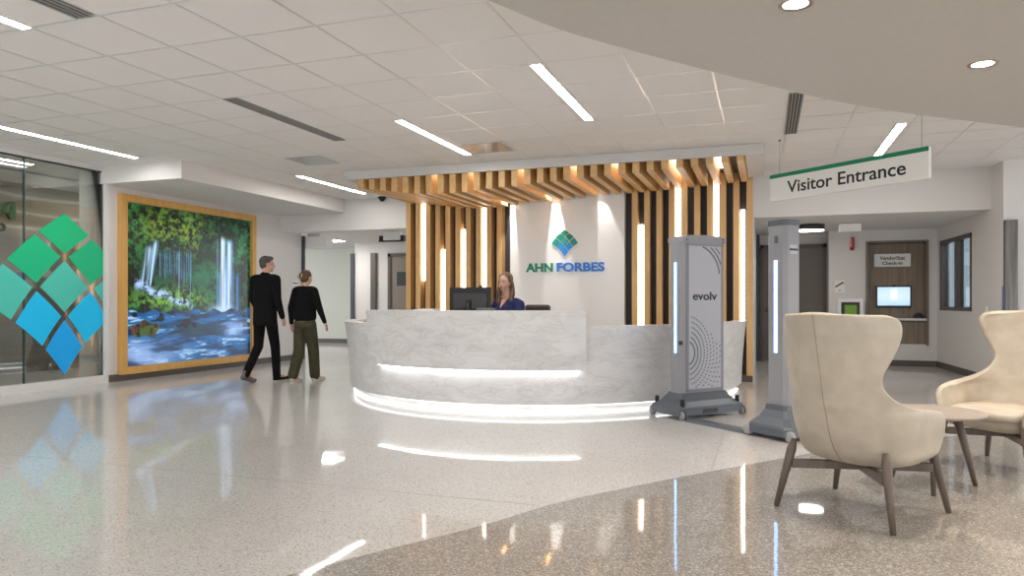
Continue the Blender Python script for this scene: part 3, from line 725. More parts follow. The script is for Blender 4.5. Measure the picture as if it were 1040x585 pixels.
def scanner2():
    t = thing('security_scanner_tower', 'slim grey scanner pillar with blue light strip, partly behind the near armchair', 'security scanner', (.14, 6.45, 0), UA, 'walk-through scanner towers')
    W, D = .21, .225
    def ring(w, d, z, k=.22): return [(-w + k * w, -d, z), (w - k * w, -d, z), (w, -d + k * d, z), (w, d - k * d, z), (w - k * w, d, z), (-w + k * w, d, z), (-w, d - k * d, z), (-w, -d + k * d, z)]
    rings = [ring(W, D, .035), ring(W, D, .095), ring(W * .96, D * .96, .115), ring(W * .72, D * .68, .17), ring(W * .56, D * .52, .23), ring(W * .53, D * .49, .27)]
    b = MB(); V_ = [p for r_ in rings for p in r_]; F_ = [tuple(range(8))[::-1], tuple(40 + q for q in range(8))]
    for a in range(5):
        for q in range(8): F_.append((8 * a + q, 8 * a + (q + 1) % 8, 8 * a + 8 + (q + 1) % 8, 8 * a + 8 + q))
    b.faces(V_, F_).build('base', TOWERD, t, local=True)
    for sx in (-1, 1):
        for sy in (-1, 1):
            b = MB(); wheel(b, sx * (W - .03), sy * (D - .01), .045); b.build('wheel', mat('wheel_grey', (.34, .34, .35), .4), t, local=True)
    w, d, c = .095, .10, .03
    P = [(-w + c, -d), (w - c, -d), (w, -d + c), (w, d - c), (w - c, d), (-w + c, d), (-w, d - c), (-w, -d + c)]
    MB().prism(P, .25, 1.745).build('column', TOWER, t, local=True)
    w, d, c = .102, .107, .032
    P = [(-w + c, -d), (w - c, -d), (w, -d + c), (w, d - c), (w - c, d), (-w + c, d), (-w, d - c), (-w, -d + c)]
    MB().prism(P, 1.745, 1.79).build('top_cap', TOWERD, t, local=True)
    MB().box((-.098, -.016, .70), (-.093, .016, 1.46), bev=.001).build('status_light', LED_B, t, local=True)
    for z in (1.51, .44):
        MB().box((-.045, -.102, z), (.045, -.098, z + .075), bev=.001).build('handle_recess', TOWERL, t, local=True)
        MB().box((-.045, -.108, z + .028), (.045, -.098, z + .044), bev=.002).build('handle', BLACKM, t, local=True)
    MB().box((-.101, -.02, 1.60), (-.096, .01, 1.66)).build('vent_slot', mat('slot_grey', (.12, .12, .13), .5), t, local=True)
scanner2()
# floor ramp joining the towers
rp = MB(); a = Vector((-.66, 7.03)); c_ = Vector((-.075, 6.49)); d_ = (c_ - a).normalized(); s_ = Vector((-d_.y, d_.x))
v = []
for q, (o_, z) in enumerate(((-.09, .001), (-.05, .022), (.05, .022), (.09, .001))):
    for P in (a, c_): v.append((*(P + s_ * o_), z))
rp.faces(v, [(0, 1, 3, 2), (2, 3, 5, 4), (4, 5, 7, 6), (6, 7, 1, 0), (0, 2, 4, 6), (7, 5, 3, 1)])
tag(rp.build('cable_ramp', TOWERD), 'low slate grey cable ramp on the floor between the two scanner towers', 'cable ramp')
# ---------------------------------------------------------------- armchairs and side table
def armchair(label, loc, rz):
    t = thing('wingback_armchair', label, 'armchair', loc, rz, 'cream leather wingback armchairs')
    # z, half width, back y, front y
    prof = [(.262, .12, -.09, .12), (.267, .205, -.145, .195), (.284, .268, -.195, .25), (.315, .300, -.235, .285), (.36, .304, -.275, .300), (.42, .318, -.308, .308), (.48, .330, -.332, .300), (.525, .334, -.345, .270), (.55, .334, -.352, .215), (.566, .331, -.358, .12),
            (.578, .328, -.364, .0), (.592, .327, -.370, -.10), (.62, .328, -.378, -.195), (.66, .343, -.386, -.255), (.71, .350, -.396, -.285), (.76, .353, -.406, -.287), (.81, .352, -.420, -.265), (.88, .350, -.436, -.232),
            (.95, .346, -.452, -.20), (1.01, .342, -.466, -.20), (1.045, .336, -.474, -.225), (1.062, .312, -.478, -.30)]
    b = MB(); rows = []
    for z, w, bk, f in prof:
        yc = -.05; row = []
        if f < yc: fr_, tm = 1., math.acos((yc - f) / (yc - bk))
        else: fr_, tm = (.75 * (w + yc - bk)) / (.75 * (w + yc - bk) + f - yc), PI / 2
        for k in range(-14, 15):
            s = k / 14; a_ = abs(s)
            if a_ <= fr_:
                th = a_ / fr_ * tm; x = w * math.sin(th); y = yc - (yc - bk) * math.cos(th)
            else:
                q = (a_ - fr_) / (1 - fr_); x = w * (1 - .05 * q * q); y = yc + (f - yc) * q
            row.append(b.bm.verts.new((math.copysign(x, s), y, z)))
        rows.append(row)
    for i in range(len(rows) - 1):
        for k in range(28):
            f = b.bm.faces.new([rows[i][k], rows[i][k + 1], rows[i + 1][k + 1], rows[i + 1][k]]); f.smooth = True
    o = b.build('shell', CREAM, t, local=True, recalc=False, mods=[('SOLIDIFY', dict(thickness=.042, offset=-1)), ('SUBSURF', dict(levels=2, render_levels=2))])
    bake(o)
    # bowl under the seat
    b = MB(); rr = []
    for z, w, bk, f in ((.262, .10, -.08, .10), (.266, .20, -.14, .19), (.285, .27, -.195, .25), (.315, .275, -.215, .272), (.345, .285, -.235, .290), (.355, .278, -.23, .284)):
        ring = []
        for k in range(40):
            th = 2 * PI * k / 40; cx, sy = math.cos(th), math.sin(th)
            x = w * math.copysign(abs(cx) ** .8, cx); cy = (bk + f) / 2; hy = (f - bk) / 2; y = cy + hy * math.copysign(abs(sy) ** .8, sy)
            ring.append(b.bm.verts.new((x, y, z)))
        rr.append(ring)
    for i in range(len(rr) - 1):
        for k in range(40):
            f = b.bm.faces.new([rr[i][k], rr[i][(k + 1) % 40], rr[i + 1][(k + 1) % 40], rr[i + 1][k]]); f.smooth = True
    b.bm.faces.new(rr[0][::-1]); b.bm.faces.new(rr[-1])
    b.build('seat_pan', CREAM, t, local=True)
    # cushion
    b = MB(); rr = []
    for z, sc in ((.352, .95), (.362, .99), (.385, 1.0), (.408, .97), (.42, .86), (.425, .5), (.426, .05)):
        ring = []
        for k in range(40):
            th = 2 * PI * k / 40; cx, sy = math.cos(th), math.sin(th)
            x = .278 * sc * math.copysign(abs(cx) ** .6, cx); y = .015 + (.31 if sy > 0 else .27) * sc * math.copysign(abs(sy) ** .6, sy)
            ring.append(b.bm.verts.new((x, y, z + (.012 * (-y) if z > .4 else 0))))
        rr.append(ring)
    for i in range(len(rr) - 1):
        for k in range(40):
            f = b.bm.faces.new([rr[i][k], rr[i][(k + 1) % 40], rr[i + 1][(k + 1) % 40], rr[i + 1][k]]); f.smooth = True
    b.bm.faces.new(rr[0][::-1]); b.bm.faces.new(rr[-1])
    b.build('seat_cushion', CREAM, t, local=True)
    MB().tube([(.0, bk - .0005, z) for z, w, bk, f in prof], .0018, 6).build('back_seam', CREAMS, t, local=True)
    MB().tube([(x, -.372 - .03 * math.cos(x * 9) + .012, .80 + .01 * math.cos(x * 16)) for x in [q * .02 for q in range(-5, 6)]], .0022, 6).build('button_crease', CREAMS, t, local=True)
    for sx in (-1, 1):
        for sy in (-1, 1):
            tp = (sx * .246, sy * .246 + .006, .372); bt = (sx * .315, sy * .305, 0)
            MB().tube([bt, tuple(bt[i] + (tp[i] - bt[i]) * .5 for i in range(3)), tuple(bt[i] + (tp[i] - bt[i]) * .85 for i in range(3)), tp], [.014, .021, .025, .014], 12).build('leg', LEGW, t, local=True)
    b = MB()
    for sx in (-1, 1):
        for sy in (-1, 1):
            L = math.hypot(.25, .25); m_ = Matrix.Translation((0, 0, .235)) @ Matrix.Rotation(math.atan2(sy, sx), 4, 'Z')
            b.box((0, -.019, -.018), (L + .005, .019, .026), m_, .003)
    b.build('cross_frame', LEGW, t, local=True)
    return t
# local +y is the seat direction
armchair('cream leather wingback armchair seen from behind, in front of the slim scanner pillar', (.485, 4.33, 0), -math.atan2(.555, .83))
armchair('cream leather wingback armchair facing us, cut by the right edge of the photo', (1.525, 5.70, 0), R(135))
t = thing('side_table', 'small round wooden three legged table between the two cream armchairs', 'table', (.953, 5.02, 0))
MB().lathe([(.10, .432), (.27, .436), (.288, .444), (.290, .452), (.287, .458)], (.953, 5.02, 0), 48).build('table_top', TABLE, t)
for a in (18, -99, 137):
    ca_, sa_ = math.cos(R(a)), math.sin(R(a))
    MB().tube([(.953 + .262 * ca_, 5.02 + .262 * sa_, 0), (.953 + .205 * ca_, 5.02 + .205 * sa_, .22), (.953 + .145 * ca_, 5.02 + .145 * sa_, .436)], [.013, .020, .028], 10).build('leg', LEGW, t)
b = MB()
for a in (18, -99, 137): b.box((0, -.015, 0), (.15, .015, .03), Matrix.Translation((.953, 5.02, .402)) @ Matrix.Rotation(R(a), 4, 'Z'))
b.build('under_frame', LEGW, t)
# ---------------------------------------------------------------- right background fittings
d2 = struct(MB().box((-.10, 14.62, 0), (-.04, 14.70, 2.19)).box((1.0, 14.62, 0), (1.06, 14.70, 2.19)).box((-.10, 14.62, 2.13), (1.06, 14.70, 2.19)), 'door_2', TAUPEF)
MB().box((-.04, 14.65, .01), (.477, 14.698, 2.13)).build('door_leaf', TAUPE, d2)
MB().box((.483, 14.65, .01), (1.0, 14.698, 2.13)).build('door_leaf', TAUPE, d2)
MB().lathe([(.028, -.0), (.028, .012)], (.02, 14.638, .95), 16, axis='Y').tube([(.02, 14.61, .95), (.02, 14.64, .95)], .009, 8).sphere((.02, 14.60, .95), .026).build('door_handle', STEEL, d2)
for z in (.3, 1.05, 1.85): MB().tube([(1.0, 14.645, z), (1.0, 14.645, z + .1)], .008, 8).build('hinge', STEEL, d2)
struct(MB().box((-.17, 14.5, 0), (-.11, 14.7, 2.38)), 'trim_6', NAVYP)
t = thing('check_in_alcove', 'walnut lined wall recess holding the vendor check-in screen and shelf', 'wall recess', (2.155, 14.3, .38))
MB().box((1.69, 14.38, .38), (2.62, 14.398, 2.15)).build('back_panel', LAMIN, t)
MB().box((1.665, 14.175, .36), (1.70, 14.395, 2.15)).box((2.61, 14.175, .36), (2.645, 14.395, 2.15)).box((1.665, 14.175, 2.15), (2.645, 14.395, 2.185)).build('frame', mat('alcove_trim', (.22, .18, .145), .5), t)
MB().box((1.70, 14.24, .38), (2.61, 14.27, .775)).build('lower_panel', LAMIN, t)
MB().box((1.70, 14.15, .79), (2.61, 14.378, .83), bev=.003).build('shelf', mat('shelf_white', (.70, .68, .65), .4), t)
t = thing('check_in_sign', 'small two line check-in sign plate above the wall screen', 'sign', (2.11, 14.37, 1.73))
MB().box((1.82, 14.362, 1.735), (2.40, 14.378, 1.965)).build('plate', SIGNW, t)
fr = MB()
for a in ((1.81, 1.725, 2.41, 1.735), (1.81, 1.965, 2.41, 1.975), (1.81, 1.735, 1.82, 1.965), (2.40, 1.735, 2.41, 1.965)): fr.box((a[0], 14.358, a[1]), (a[2], 14.378, a[3]))
fr.build('plate_edge', TAUPEF, t)
b = MB(); text(b, 'VendorStat', .40, .065, .003, face_m((2.11, 14.361, 1.89), 0), .02); text(b, 'Check-in', .32, .060, .003, face_m((2.11, 14.361, 1.80), 0), .02); b.build('lettering', INK, t)
t = thing('wall_screen', 'bright blue white touch screen in the walnut wall recess', 'screen', (2.13, 14.35, 1.02))
MB().box((1.85, 14.335, 1.01), (2.405, 14.378, 1.395), bev=.006).build('housing', BLACKM, t)
SCM = emit('screen_glow', (.55, .80, .95), .5); n, l, p = nt(SCM)
v_ = coords(n, l, kind='Generated'); gs = n.new('ShaderNodeSeparateXYZ'); l.new(v_, gs.inputs[0]); rr_ = ramp(n, [(0, (.30, .62, .88)), (.5, (.62, .85, .95)), (1, (.35, .66, .90))]); l.new(gs.outputs[2], rr_.inputs[0]); l.new(rr_.outputs[0], p.inputs['Emission Color'])
MB().box((1.87, 14.331, 1.05), (2.385, 14.336, 1.375)).build('screen', SCM, t)
MB().box((2.08, 14.329, 1.16), (2.18, 14.331, 1.33)).build('screen_icon', emit('icon_glow', (.80, .93, 1), .55), t)
MB().box((2.10, 14.33, 1.392), (2.16, 14.36, 1.412), bev=.004).build('webcam', BLACKM, t)
t = thing('label_printer', 'small black device standing on the shelf of the walnut recess', 'device', (2.50, 14.26, .83))
MB().box((2.42, 14.19, .8305), (2.58, 14.33, .87), bev=.01).build('casing', BLACKM, t)
MB().sphere((2.50, 14.26, .875), (.075, .06, .045)).build('dome_lid', BLACKM, t)
t = thing('wall_notice', 'small white square stair notice with a black diagonal mark', 'notice', (1.24, 14.19, 1.28))
MB().box((1.16, 14.19, 1.28), (1.325, 14.1985, 1.50)).build('plate', SIGNW, t)
b = MB()
for k in range(5): b.box((1.172 + k * .027, 14.187, 1.375 + k * .017), (1.204 + k * .027, 14.19, 1.402 + k * .017))
b.build('stair_symbol', INK, t)
MB().lathe([(.016, -.0015), (.016, .001)], (1.245, 14.189, 1.32), 16, axis='Y').build('emblem', mat('notice_grey', (.45, .45, .44), .5), t)
t = thing('defibrillator_cabinet', 'white framed wall cabinet with green panel, above the near armchair back', 'wall cabinet', (1.41, 14.15, .75))
fr = MB()
for a in ((1.20, .76, 1.26, 1.17), (1.56, .76, 1.62, 1.17), (1.26, .76, 1.56, .82), (1.26, 1.11, 1.56, 1.17)): fr.box((a[0], 14.09, a[1]), (a[2], 14.199, a[3]), bev=.004)
fr.build('cabinet_frame', WHITEP, t)
MB().box((1.26, 14.15, .82), (1.56, 14.199, 1.11)).build('cabinet_back', BLACKM, t)
MB().box((1.32, 14.13, .84), (1.52, 14.15, 1.06), bev=.01).build('green_unit', mat('unit_green', (.20, .42, .03), .4), t)
t = thing('fire_sign', 'red projecting fire equipment sign high on the wall left of the walnut recess', 'sign', (1.45, 14.19, 2.0))
MB().box((1.435, 14.11, 2.06), (1.475, 14.199, 2.26), bev=.004).lathe([(.03, -.03), (.03, .03)], (1.44, 14.16, 2.06), 16, axis='X').build('flag', mat('fire_red', (.55, .02, .03), .4), t)
t = thing('ceiling_exit_box', 'white boxy fixture hung under the low ceiling right of the round light', 'light fixture', (1.27, 12.8, 2.28))
MB().box((1.11, 12.72, 2.235), (1.43, 12.88, 2.365), bev=.012).build('housing', WHITEP, t)
MB().box((1.17, 12.77, 2.355), (1.37, 12.83, 2.38)).build('mount', FIXT, t)
t = thing('flush_ceiling_light', 'round dark rimmed ceiling light glowing under the low ceiling above the doors', 'ceiling light', (.677, 12.93, 2.38))
MB().lathe([(.235, 2.292), (.235, 2.379), (.20, 2.3795)], (.677, 12.93, 0), 40).build('rim', mat('bronze_rim', (.05, .043, .038), .4), t)
MB().lathe([(.222, 2.284), (.222, 2.292)], (.677, 12.93, 0), 40).build('diffuser', emit('round_diffuser', (1, .93, .84), 9), t)
t = thing('light_switch', 'small white wall switch on the right wall beside the window', 'switch', rw(.01, .63, .92))
b = MB(); rbox(b, .0005, .59, .91, .008, .67, 1.05); b.build('plate', WHITEP, t)
b = MB(); rbox(b, .008, .615, .95, .014, .645, 1.01); b.build('rocker', SIGNW, t)
t = thing('steel_corner_panel', 'tall brushed steel corner panel at the right, above the far armchair', 'panel', (2.98, 11.09, 0))
MB().box((2.93, 11.03, 0), (3.075, 11.099, 2.18), bev=.004).build('steel_cover', STEEL, t)
MB().box((2.915, 11.035, .9), (2.929, 11.095, 1.32)).build('call_plate', mat('dark_blue_plate', (.05, .07, .2), .3), t)
# the far left corridor
t = thing('corridor_sign_box', 'blank white box sign projecting at the corridor mouth above the woman', 'sign', (-8.35, 12.3, 2.17))
MB().box((-8.60, 12.21, 2.17), (-8.08, 12.45, 2.40), bev=.008).build('housing', WHITEP, t)
MB().box((-8.55, 12.26, 2.395), (-8.35, 12.40, 2.549)).build('bracket', FIXT, t)
t = thing('emergency_light', 'white box fixture with dark side lamps over the corridor beside the slatted wall', 'light fixture', (-7.06, 13.0, 2.3))
MB().box((-7.24, 12.92, 2.34), (-6.86, 13.08, 2.53), bev=.02).build('housing', WHITEP, t)
MB().box((-7.34, 12.95, 2.34), (-7.22, 13.05, 2.44)).box((-6.88, 12.95, 2.34), (-6.78, 13.05, 2.44)).box((-7.34, 12.93, 2.32), (-6.78, 13.07, 2.345)).build('lamp_heads', BLACKM, t)
MB().box((-7.1, 12.97, 2.52), (-7.0, 13.03, 2.55)).build('mount', FIXT, t)
t = thing('room_plaque', 'tiny dark and white room plaque on the wall left of the woman', 'sign', (-8.59, 11.92, 1.42))
MB().box((-8.6, 11.83, 1.43), (-8.592, 12.02, 1.52)).build('plate', SIGNW, t)
MB().box((-8.592, 11.85, 1.465), (-8.590, 12.0, 1.485)).build('dark_band', INK, t)
t = thing('dome_camera', 'small black dome camera on the ceiling left of the canopy', 'camera', (-6.38, 11.36, CEIL))
MB().lathe([(.07, CEIL - .03), (.07, CEIL - .0035)], (-6.38, 11.36, 0), 24).build('collar', BLACKM, t)
MB().sphere((-6.38, 11.36, CEIL - .035), (.055, .055, .05)).build('dome', mat('smoked_dome', (.01, .01, .012), .1), t)
# corridor lamp
t = thing('corridor_light', 'bright flat ceiling light in the corridor beyond the header', 'ceiling light', (-9.6, 14.6, 2.55))
MB().box((-9.9, 14.3, 2.535), (-9.3, 14.9, 2.5495), bev=.002).build('frame', FIXT, t)
MB().box((-9.87, 14.33, 2.53), (-9.33, 14.87, 2.536)).build('diffuser', emit('corridor_panel', (1, .98, .93), 20), t)
# ---------------------------------------------------------------- people
def hand(b, wrist, d, palm, side, curl=.35, s=1.):
    """wrist point, finger direction d, palm normal, side vector (towards thumb)"""
    wrist, d, palm, side = Vector(wrist), Vector(d).normalized(), Vector(palm).normalized(), Vector(side).normalized()
    c = wrist + d * .045 * s
    M = Matrix((side, d, palm)).transposed().to_4x4()
    b.sphere(c, (.036 * s, .048 * s, .017 * s), M, 14, 8)
    for k, L in enumerate((.070, .078, .073, .058)):
        off = side * (.026 - .0175 * k) * s
        p0 = wrist + d * .075 * s + off; p1 = p0 + (d + palm * curl * .5).normalized() * L * .5 * s; p2 = p1 + (d + palm * curl * 1.6).normalized() * L * .5 * s
        b.caps(p0, p1, .0088 * s, .0082 * s, 8); b.caps(p1, p2, .0082 * s, .007 * s, 8)
    p0 = wrist + d * .028 * s + side * .026 * s; p1 = p0 + (d * .7 + side * .7 + palm * .3).normalized() * .035 * s; p2 = p1 + (d + side * .15 + palm * .3).normalized() * .03 * s
    b.caps(p0, p1, .011 * s, .0095 * s, 8); b.caps(p1, p2, .0095 * s, .008 * s, 8)
def head_prims(b, c, yaw, s=1., pitch=0.):
    """face looks along local +y turned by yaw"""
    M = Matrix.Rotation(yaw, 4, 'Z') @ Matrix.Rotation(pitch, 4, 'X'); c = Vector(c)
    def P(x, y, z): return c + (M @ Vector((x * s, y * s, z * s)))
    b.sphere(P(0, -.012, .025), (.073 * s, .092 * s, .088 * s), M)
    b.sphere(P(0, .022, -.030), (.058 * s, .066 * s, .080 * s), M)
    b.sphere(P(0, .060, -.088), (.026 * s, .022 * s, .020 * s), M)      # chin
    b.sphere(P(0, .088, -.018), (.011 * s, .020 * s, .022 * s), M)      # nose
    b.caps(P(0, .078, .012), P(0, .099, -.026), .008 * s, .011 * s, 8)
    for q in (-1, 1):
        b.sphere(P(q * .075, -.008, -.012), (.010 * s, .017 * s, .030 * s), M, 12, 8)   # ear
        b.sphere(P(q * .035, .062, -.035), (.022 * s, .018 * s, .022 * s), M, 12, 8)    # cheek
        b.sphere(P(q * .030, .070, .022), (.020 * s, .012 * s, .009 * s), M, 12, 8)     # brow
    b.sphere(P(0, .078, -.058), (.022 * s, .012 * s, .010 * s), M, 12, 8)
    return P, M
def face_parts(t, P, M, s, brow):
    b = MB()
    for q in (-1, 1): b.sphere(P(q * .030, .0755, .004), (.0125 * s, .007 * s, .0065 * s), M, 12, 8)
    e = b.build('eyes', mat('eye_white', (.42, .36, .33), .3), t, local=True)
    b = MB()
    for q in (-1, 1): b.sphere(P(q * .030, .081, .004), (.0055 * s, .003 * s, .0058 * s), M, 10, 6)
    b.build('irises', mat('iris_dark', (.03, .02, .015), .2), e, local=True)
    b = MB()
    for q in (-1, 1): b.caps(P(q * .016, .083, .025), P(q * .045, .074, .026), .0035 * s, .0028 * s, 8)
    b.build('eyebrows', brow, t, local=True)
    MB().sphere(P(0, .0885, -.056), (.021 * s, .005 * s, .0042 * s), M, 12, 8).sphere(P(0, .0875, -.063), (.018 * s, .005 * s, .005 * s), M, 12, 8).build('lips', mat('lip_red', (.45, .14, .12), .4), t, local=True)
def walker(name_l, loc, rz, S, male):
    t = thing('person', name_l, 'person', loc, rz)
    s = S
    sh = .205 if male else .165; hipw = .095 if male else .09
    hipz, shz, nk = .93 * s, 1.45 * s, 1.53 * s
    hc = Vector((0, .045 * s, 1.665 * s))
    hyaw = R(-42) if male else R(-12)
    legs = {1: dict(hip=(hipw * s, 0, hipz), knee=(hipw * s, .10 * s, .50 * s), ank=(hipw * s, .13 * s, .085 * s), toe=(hipw * s + .015, .33 * s, .030)),
            -1: dict(hip=(-hipw * s, 0, hipz), knee=(-hipw * s, -.03 * s, .50 * s), ank=(-hipw * s, -.27 * s, .15 * s), toe=(-hipw * s - .01, -.12 * s, .032))}
    if not male:
        legs[1]['ank'] = (hipw * s, .14 * s, .085 * s); legs[1]['toe'] = (hipw * s + .02, .33 * s, .03)
        legs[-1]['ank'] = (-hipw * s, -.19 * s, .11 * s); legs[-1]['toe'] = (-hipw * s, -.02 * s, .03)
    if male: arms = {1: ((sh * s, 0, shz), ((sh + .055) * s, -.035 * s, 1.17 * s), ((sh + .045) * s, .075 * s, .915 * s)), -1: ((-sh * s, 0, shz), (-(sh + .05) * s, .03 * s, 1.17 * s), (-(sh + .03) * s, .16 * s, .94 * s))}
    else: arms = {1: ((sh * s, 0, shz), ((sh + .085) * s, .01 * s, 1.18 * s), ((sh + .15) * s, .07 * s, .95 * s)), -1: ((-sh * s, 0, shz), (-(sh + .07) * s, -.03 * s, 1.18 * s), (-(sh + .07) * s, -.02 * s, .93 * s))}
    def torso(b, k=0., low=True):
        b.sphere((0, 0, 1.30 * s), ((.165 if male else .135) * s + k, .115 * s + k, .20 * s + k))
        b.sphere((0, .01 * s, 1.10 * s), ((.145 if male else .115) * s + k, .105 * s + k, .20 * s + k))
        if low: b.sphere((0, -.01 * s, .95 * s), ((.155 if male else .155) * s + k, .115 * s + k, .12 * s + k))
        b.caps((-(sh - .04) * s, 0, (shz - .005)), ((sh - .04) * s, 0, (shz - .005)), .062 * s + k, .062 * s + k)
    b = MB(); torso(b)
    P, M = head_prims(b, hc, hyaw, s)
    b.caps((0, -.01, 1.44 * s), (0, .025 * s, 1.60 * s), .056 * s, .054 * s)
    for q in (1, -1):
        A_, E_, W_ = arms[q]
        b.caps(A_, E_, .046 * s, .038 * s); b.caps(E_, W_, .038 * s, .026 * s)
        d = (Vector(W_) - Vector(E_)).normalized(); hand(b, W_, d, (-q, 0, 0), (0, 1, 0), .4, s)
        L = legs[q]; b.caps(L['hip'], L['knee'], .078 * s, .052 * s); b.caps(L['knee'], L['ank'], .052 * s, .036 * s); b.caps(L['ank'], L['toe'], .036 * s, .026 * s)
    blob(b, 'body', SKIN, t, .0075, 3)
    face_parts(t, P, M, s, HAIRG if male else HAIRB)
    # top garment
    b = MB(); torso(b, .020, male)
    for q in (1, -1):
        A_, E_, W_ = arms[q]; W2 = Vector(E_) + (Vector(W_) - Vector(E_)) * (.97)
        b.caps(A_, E_, .066 * s, .056 * s); b.caps(E_, W2, .056 * s, .040 * s if male else .036 * s)
    if male:
        b.tube([(0, 0, .80 * s), (0, 0, 1.0 * s), (0, 0, 1.3 * s)], [(.135 * s, .19 * s), (.135 * s, .185 * s), (.13 * s, .19 * s)], 24)
        b.tube([(0, .0, 1.46 * s), (0, .012, 1.545 * s)], [.085 * s, .066 * s], 20)
    else:
        b.tube([(0, 0, .97 * s), (0, 0, 1.02 * s), (0, 0, 1.25 * s)], [(.125 * s, .16 * s), (.145 * s, .19 * s), (.13 * s, .18 * s)], 24)
        b.tube([(0, .0, 1.46 * s), (0, .012, 1.52 * s)], [.080 * s, .062 * s], 20)
    blob(b, 'jacket' if male else 'sweater', CLB, t, .010, 5)
    # trousers
    b = MB(); b.sphere((0, -.005, .93 * s), (.168 * s, .125 * s, .12 * s))
    for q in (1, -1):
        L = legs[q]; an = Vector(L['ank']) + Vector((0, 0, -.03 if male else -.01))
        if male: b.caps(L['hip'], L['knee'], .092 * s, .068 * s); b.caps(L['knee'], an, .068 * s, .056 * s)
        else: b.caps(L['hip'], L['knee'], .100 * s, .090 * s); b.caps(L['knee'], an + Vector((0, 0, .03)), .090 * s, .084 * s)
    blob(b, 'trousers', CLB if male else CLO, t, .010, 4)
    # shoes
    for q in (1, -1):
        L = legs[q]; an, to = Vector(L['ank']), Vector(L['toe'])
        fwd = (to - an); fwd.normalize()
        heel = an + Vector((0, -.03, -.045)) if q == 1 else an + Vector((0, -.045, -.055))
        b = MB(); heel.z = max(heel.z, .035)
        b.caps(heel, to, .037 * s, .034 * s); b.sphere(to, (.044 * s, .06 * s, .028)); b.caps(an, heel + Vector((0, .02, .01)), .045 * s, .04 * s)
        blob(b, 'shoe', (CLB if q == 1 else GREYB) if male else BEIGE, t, .007, 3)
        sp = MB(); h1, t1 = heel.copy(), to.copy(); h1.z = max(.010, heel.z - .034); t1.z = .010
        sp.tube([h1 + Vector((0, -.02, 0)), h1, (h1 + t1) / 2, t1, t1 + Vector((0, .045, 0))], [(.02, .008), (.04 * s, .010), (.036 * s, .010), (.044 * s, .010), (.015, .008)], 12).build('sole', SOLEW if (q == 1 or not male) else GREYB, t, local=True)
    # hair
    b = MB()
    if male:
        b.sphere(P(0, -.022, .042), (.080 * s, .093 * s, .084 * s), M); b.sphere(P(0, -.040, .005), (.078 * s, .070 * s, .080 * s), M); b.sphere(P(0, .035, .085), (.055 * s, .05 * s, .035 * s), M)
    else:
        b.sphere(P(0, -.018, .038), (.082 * s, .096 * s, .090 * s), M); b.sphere(P(0, -.05, -.01), (.076 * s, .066 * s, .085 * s), M); b.sphere(P(0, -.115, .02), (.042 * s, .035 * s, .055 * s), M)
    h = blob(b, 'hair', HAIRG if male else HAIRB, t, .008, 3)
    if not male:
        b = MB()
        for q in (-1, 1):
            b.tube([P(q * .028, -.13, .055), P(q * .04, -.152, .02), P(q * .026, -.14, -.03)], [.010 * s, .013 * s, .008 * s], 8)
        b.build('hair_clip', mat('clip_amber', (.62, .44, .20), .3), h, local=True)
walker('man in black jacket and trousers walking past the picture wall, head turned right', (-6.60, 8.47, 0), R(-6), .985, True)
walker('woman in black sweater and olive trousers with clipped up hair walking away', (-6.05, 8.62, 0), R(2), .875, False)
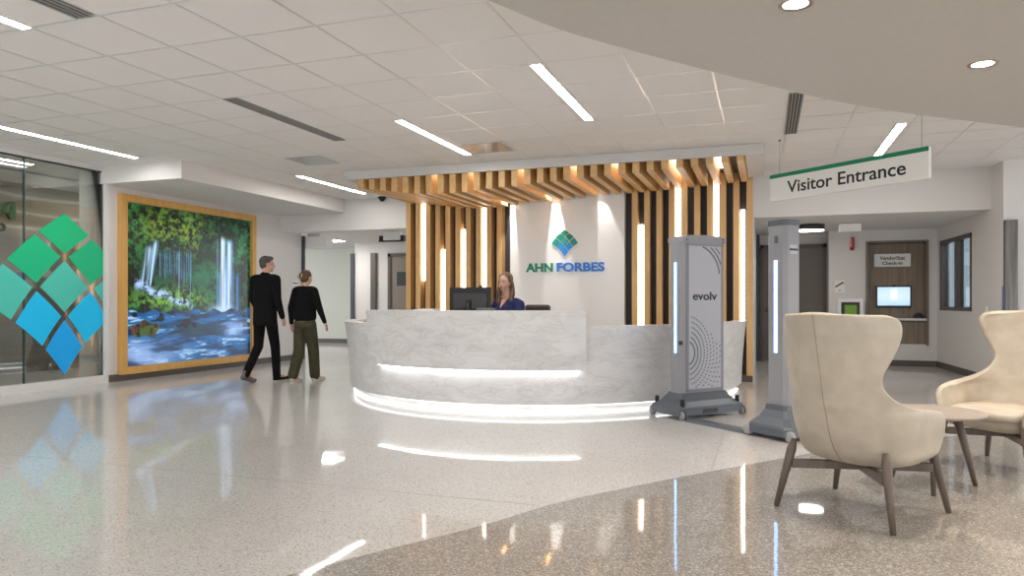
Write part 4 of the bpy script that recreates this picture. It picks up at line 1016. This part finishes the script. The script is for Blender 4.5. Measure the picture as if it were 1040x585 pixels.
# seated receptionist: local +y is where she faces
def receptionist():
    t = thing('person', 'woman with long brown hair in navy scrubs seated behind the reception desk', 'person', (-2.75, 7.78, 0), R(158))
    s = .93; S0 = .545
    hc = Vector((0, .06, 1.335)); hy = R(10)
    def torso(b, k=0.):
        b.sphere((0, 0, S0 + .10), (.165 + k, .13 + k, .12 + k)); b.sphere((0, .015, S0 + .27), (.13 + k, .10 + k, .17 + k))
        b.sphere((0, .02, S0 + .42), (.145 + k, .115 + k, .15 + k)); b.caps((-.125, .01, 1.09), (.125, .01, 1.09), .055 + k, .055 + k)
    arms = {1: ((.165, .01, 1.08), (.215, .08, .84), (.12, .33, .86)), -1: ((-.165, .01, 1.08), (-.235, .10, .86), (-.15, .36, .965))}
    b = MB(); torso(b); P, M = head_prims(b, hc, hy, s, R(-6)); b.caps((0, .01, 1.09), (0, .05, 1.26), .050, .048)
    for q in (1, -1):
        A_, E_, W_ = arms[q]; b.caps(A_, E_, .042, .036); b.caps(E_, W_, .036, .024)
        hand(b, W_, (Vector(W_) - Vector(E_)), (0, 0, -1), (-q, 0, 0), .3, s)
        b.caps((q * .09, .02, S0 + .09), (q * .10, .40, S0 + .06), .075, .055); b.caps((q * .10, .40, S0 + .06), (q * .10, .36, .13), .052, .036); b.caps((q * .10, .34, .10), (q * .10, .46, .05), .034, .026)
    blob(b, 'body', SKIN, t, .007, 3)
    face_parts(t, P, M, s, HAIRB)
    b = MB(); torso(b, .018)
    for q in (1, -1):
        A_, E_, W_ = arms[q]; W2 = Vector(E_) + (Vector(W_) - Vector(E_)) * .75; b.caps(A_, E_, .066, .060); b.caps(E_, W2, .058, .048)
    blob(b, 'scrub_top', CLN, t, .009, 5)
    b = MB(); b.faces([(-.040, .072, 1.150), (.040, .072, 1.150), (0, .148, 1.045), (-.034, .04, 1.150), (.034, .04, 1.150), (0, .09, 1.045)], [(0, 1, 2), (5, 4, 3), (0, 3, 4, 1), (1, 4, 5, 2), (2, 5, 3, 0)]); b.build('neckline', SKIN, t, local=True)
    b = MB(); b.sphere((0, 0, S0 + .09), (.18, .145, .11))
    for q in (1, -1): b.caps((q * .09, .02, S0 + .09), (q * .10, .40, S0 + .06), .092, .07); b.caps((q * .10, .40, S0 + .06), (q * .10, .36, .15), .068, .055)
    blob(b, 'trousers', CLN, t, .010, 4)
    for q in (1, -1):
        b = MB(); b.caps((q * .10, .33, .075), (q * .10, .48, .045), .045, .038); blob(b, 'shoe', BEIGE, t, .008, 3)
    b = MB()
    b.sphere(P(0, -.030, .042), (.084 * s, .094 * s, .088 * s), M); b.sphere(P(0, -.045, -.02), (.080 * s, .068 * s, .095 * s), M)
    for q in (-1, 1):
        b.tube([P(q * .052, .015, .085), P(q * .076, .0, .03), P(q * .084, -.012, -.06), P(q * .094, .0, -.14), P(q * .092, .03, -.21), P(q * .080, .045, -.27)], [(.016, .022), (.018, .030), (.020, .034), (.024, .038), (.022, .032), (.010, .015)], 12)
    b.tube([P(0, -.07, 0), P(0, -.075, -.10), P(0, -.06, -.20)], [(.045, .075), (.045, .085), (.02, .05)], 14)
    blob(b, 'hair', HAIRL, t, .008, 3)
receptionist()
t = thing('task_chair', 'dark brown padded office chair behind the seated receptionist', 'chair', (-2.66, 7.87, 0), R(145))
BR = mat('brown_vinyl', (.055, .042, .034), .5)
MB().box((-.24, -.22, .44), (.24, .24, .51), bev=.03).build('seat', BR, t, local=True)
b = MB().box((-.22, -.30, .66), (.22, -.24, 1.085), bev=.028); b.build('backrest', BR, t, local=True)
MB().tube([(0, -.20, .43), (0, -.29, .45), (0, -.305, .70)], .018).build('back_bracket', BLACKM, t, local=True)
MB().tube([(0, 0, .07), (0, 0, .44)], .028).build('gas_stem', BLACKM, t, local=True)
for k in range(5):
    a = 2 * PI * k / 5; c_, s_ = math.cos(a), math.sin(a)
    f = MB().tube([(0, 0, .09), (.28 * c_, .28 * s_, .06)], [.022, .014]).build('foot', BLACKM, t, local=True)
    MB().lathe([(.025, -.02), (.025, .02)], (.28 * c_, .28 * s_, .026), 16, axis='X').build('caster', RUB, f, local=True)
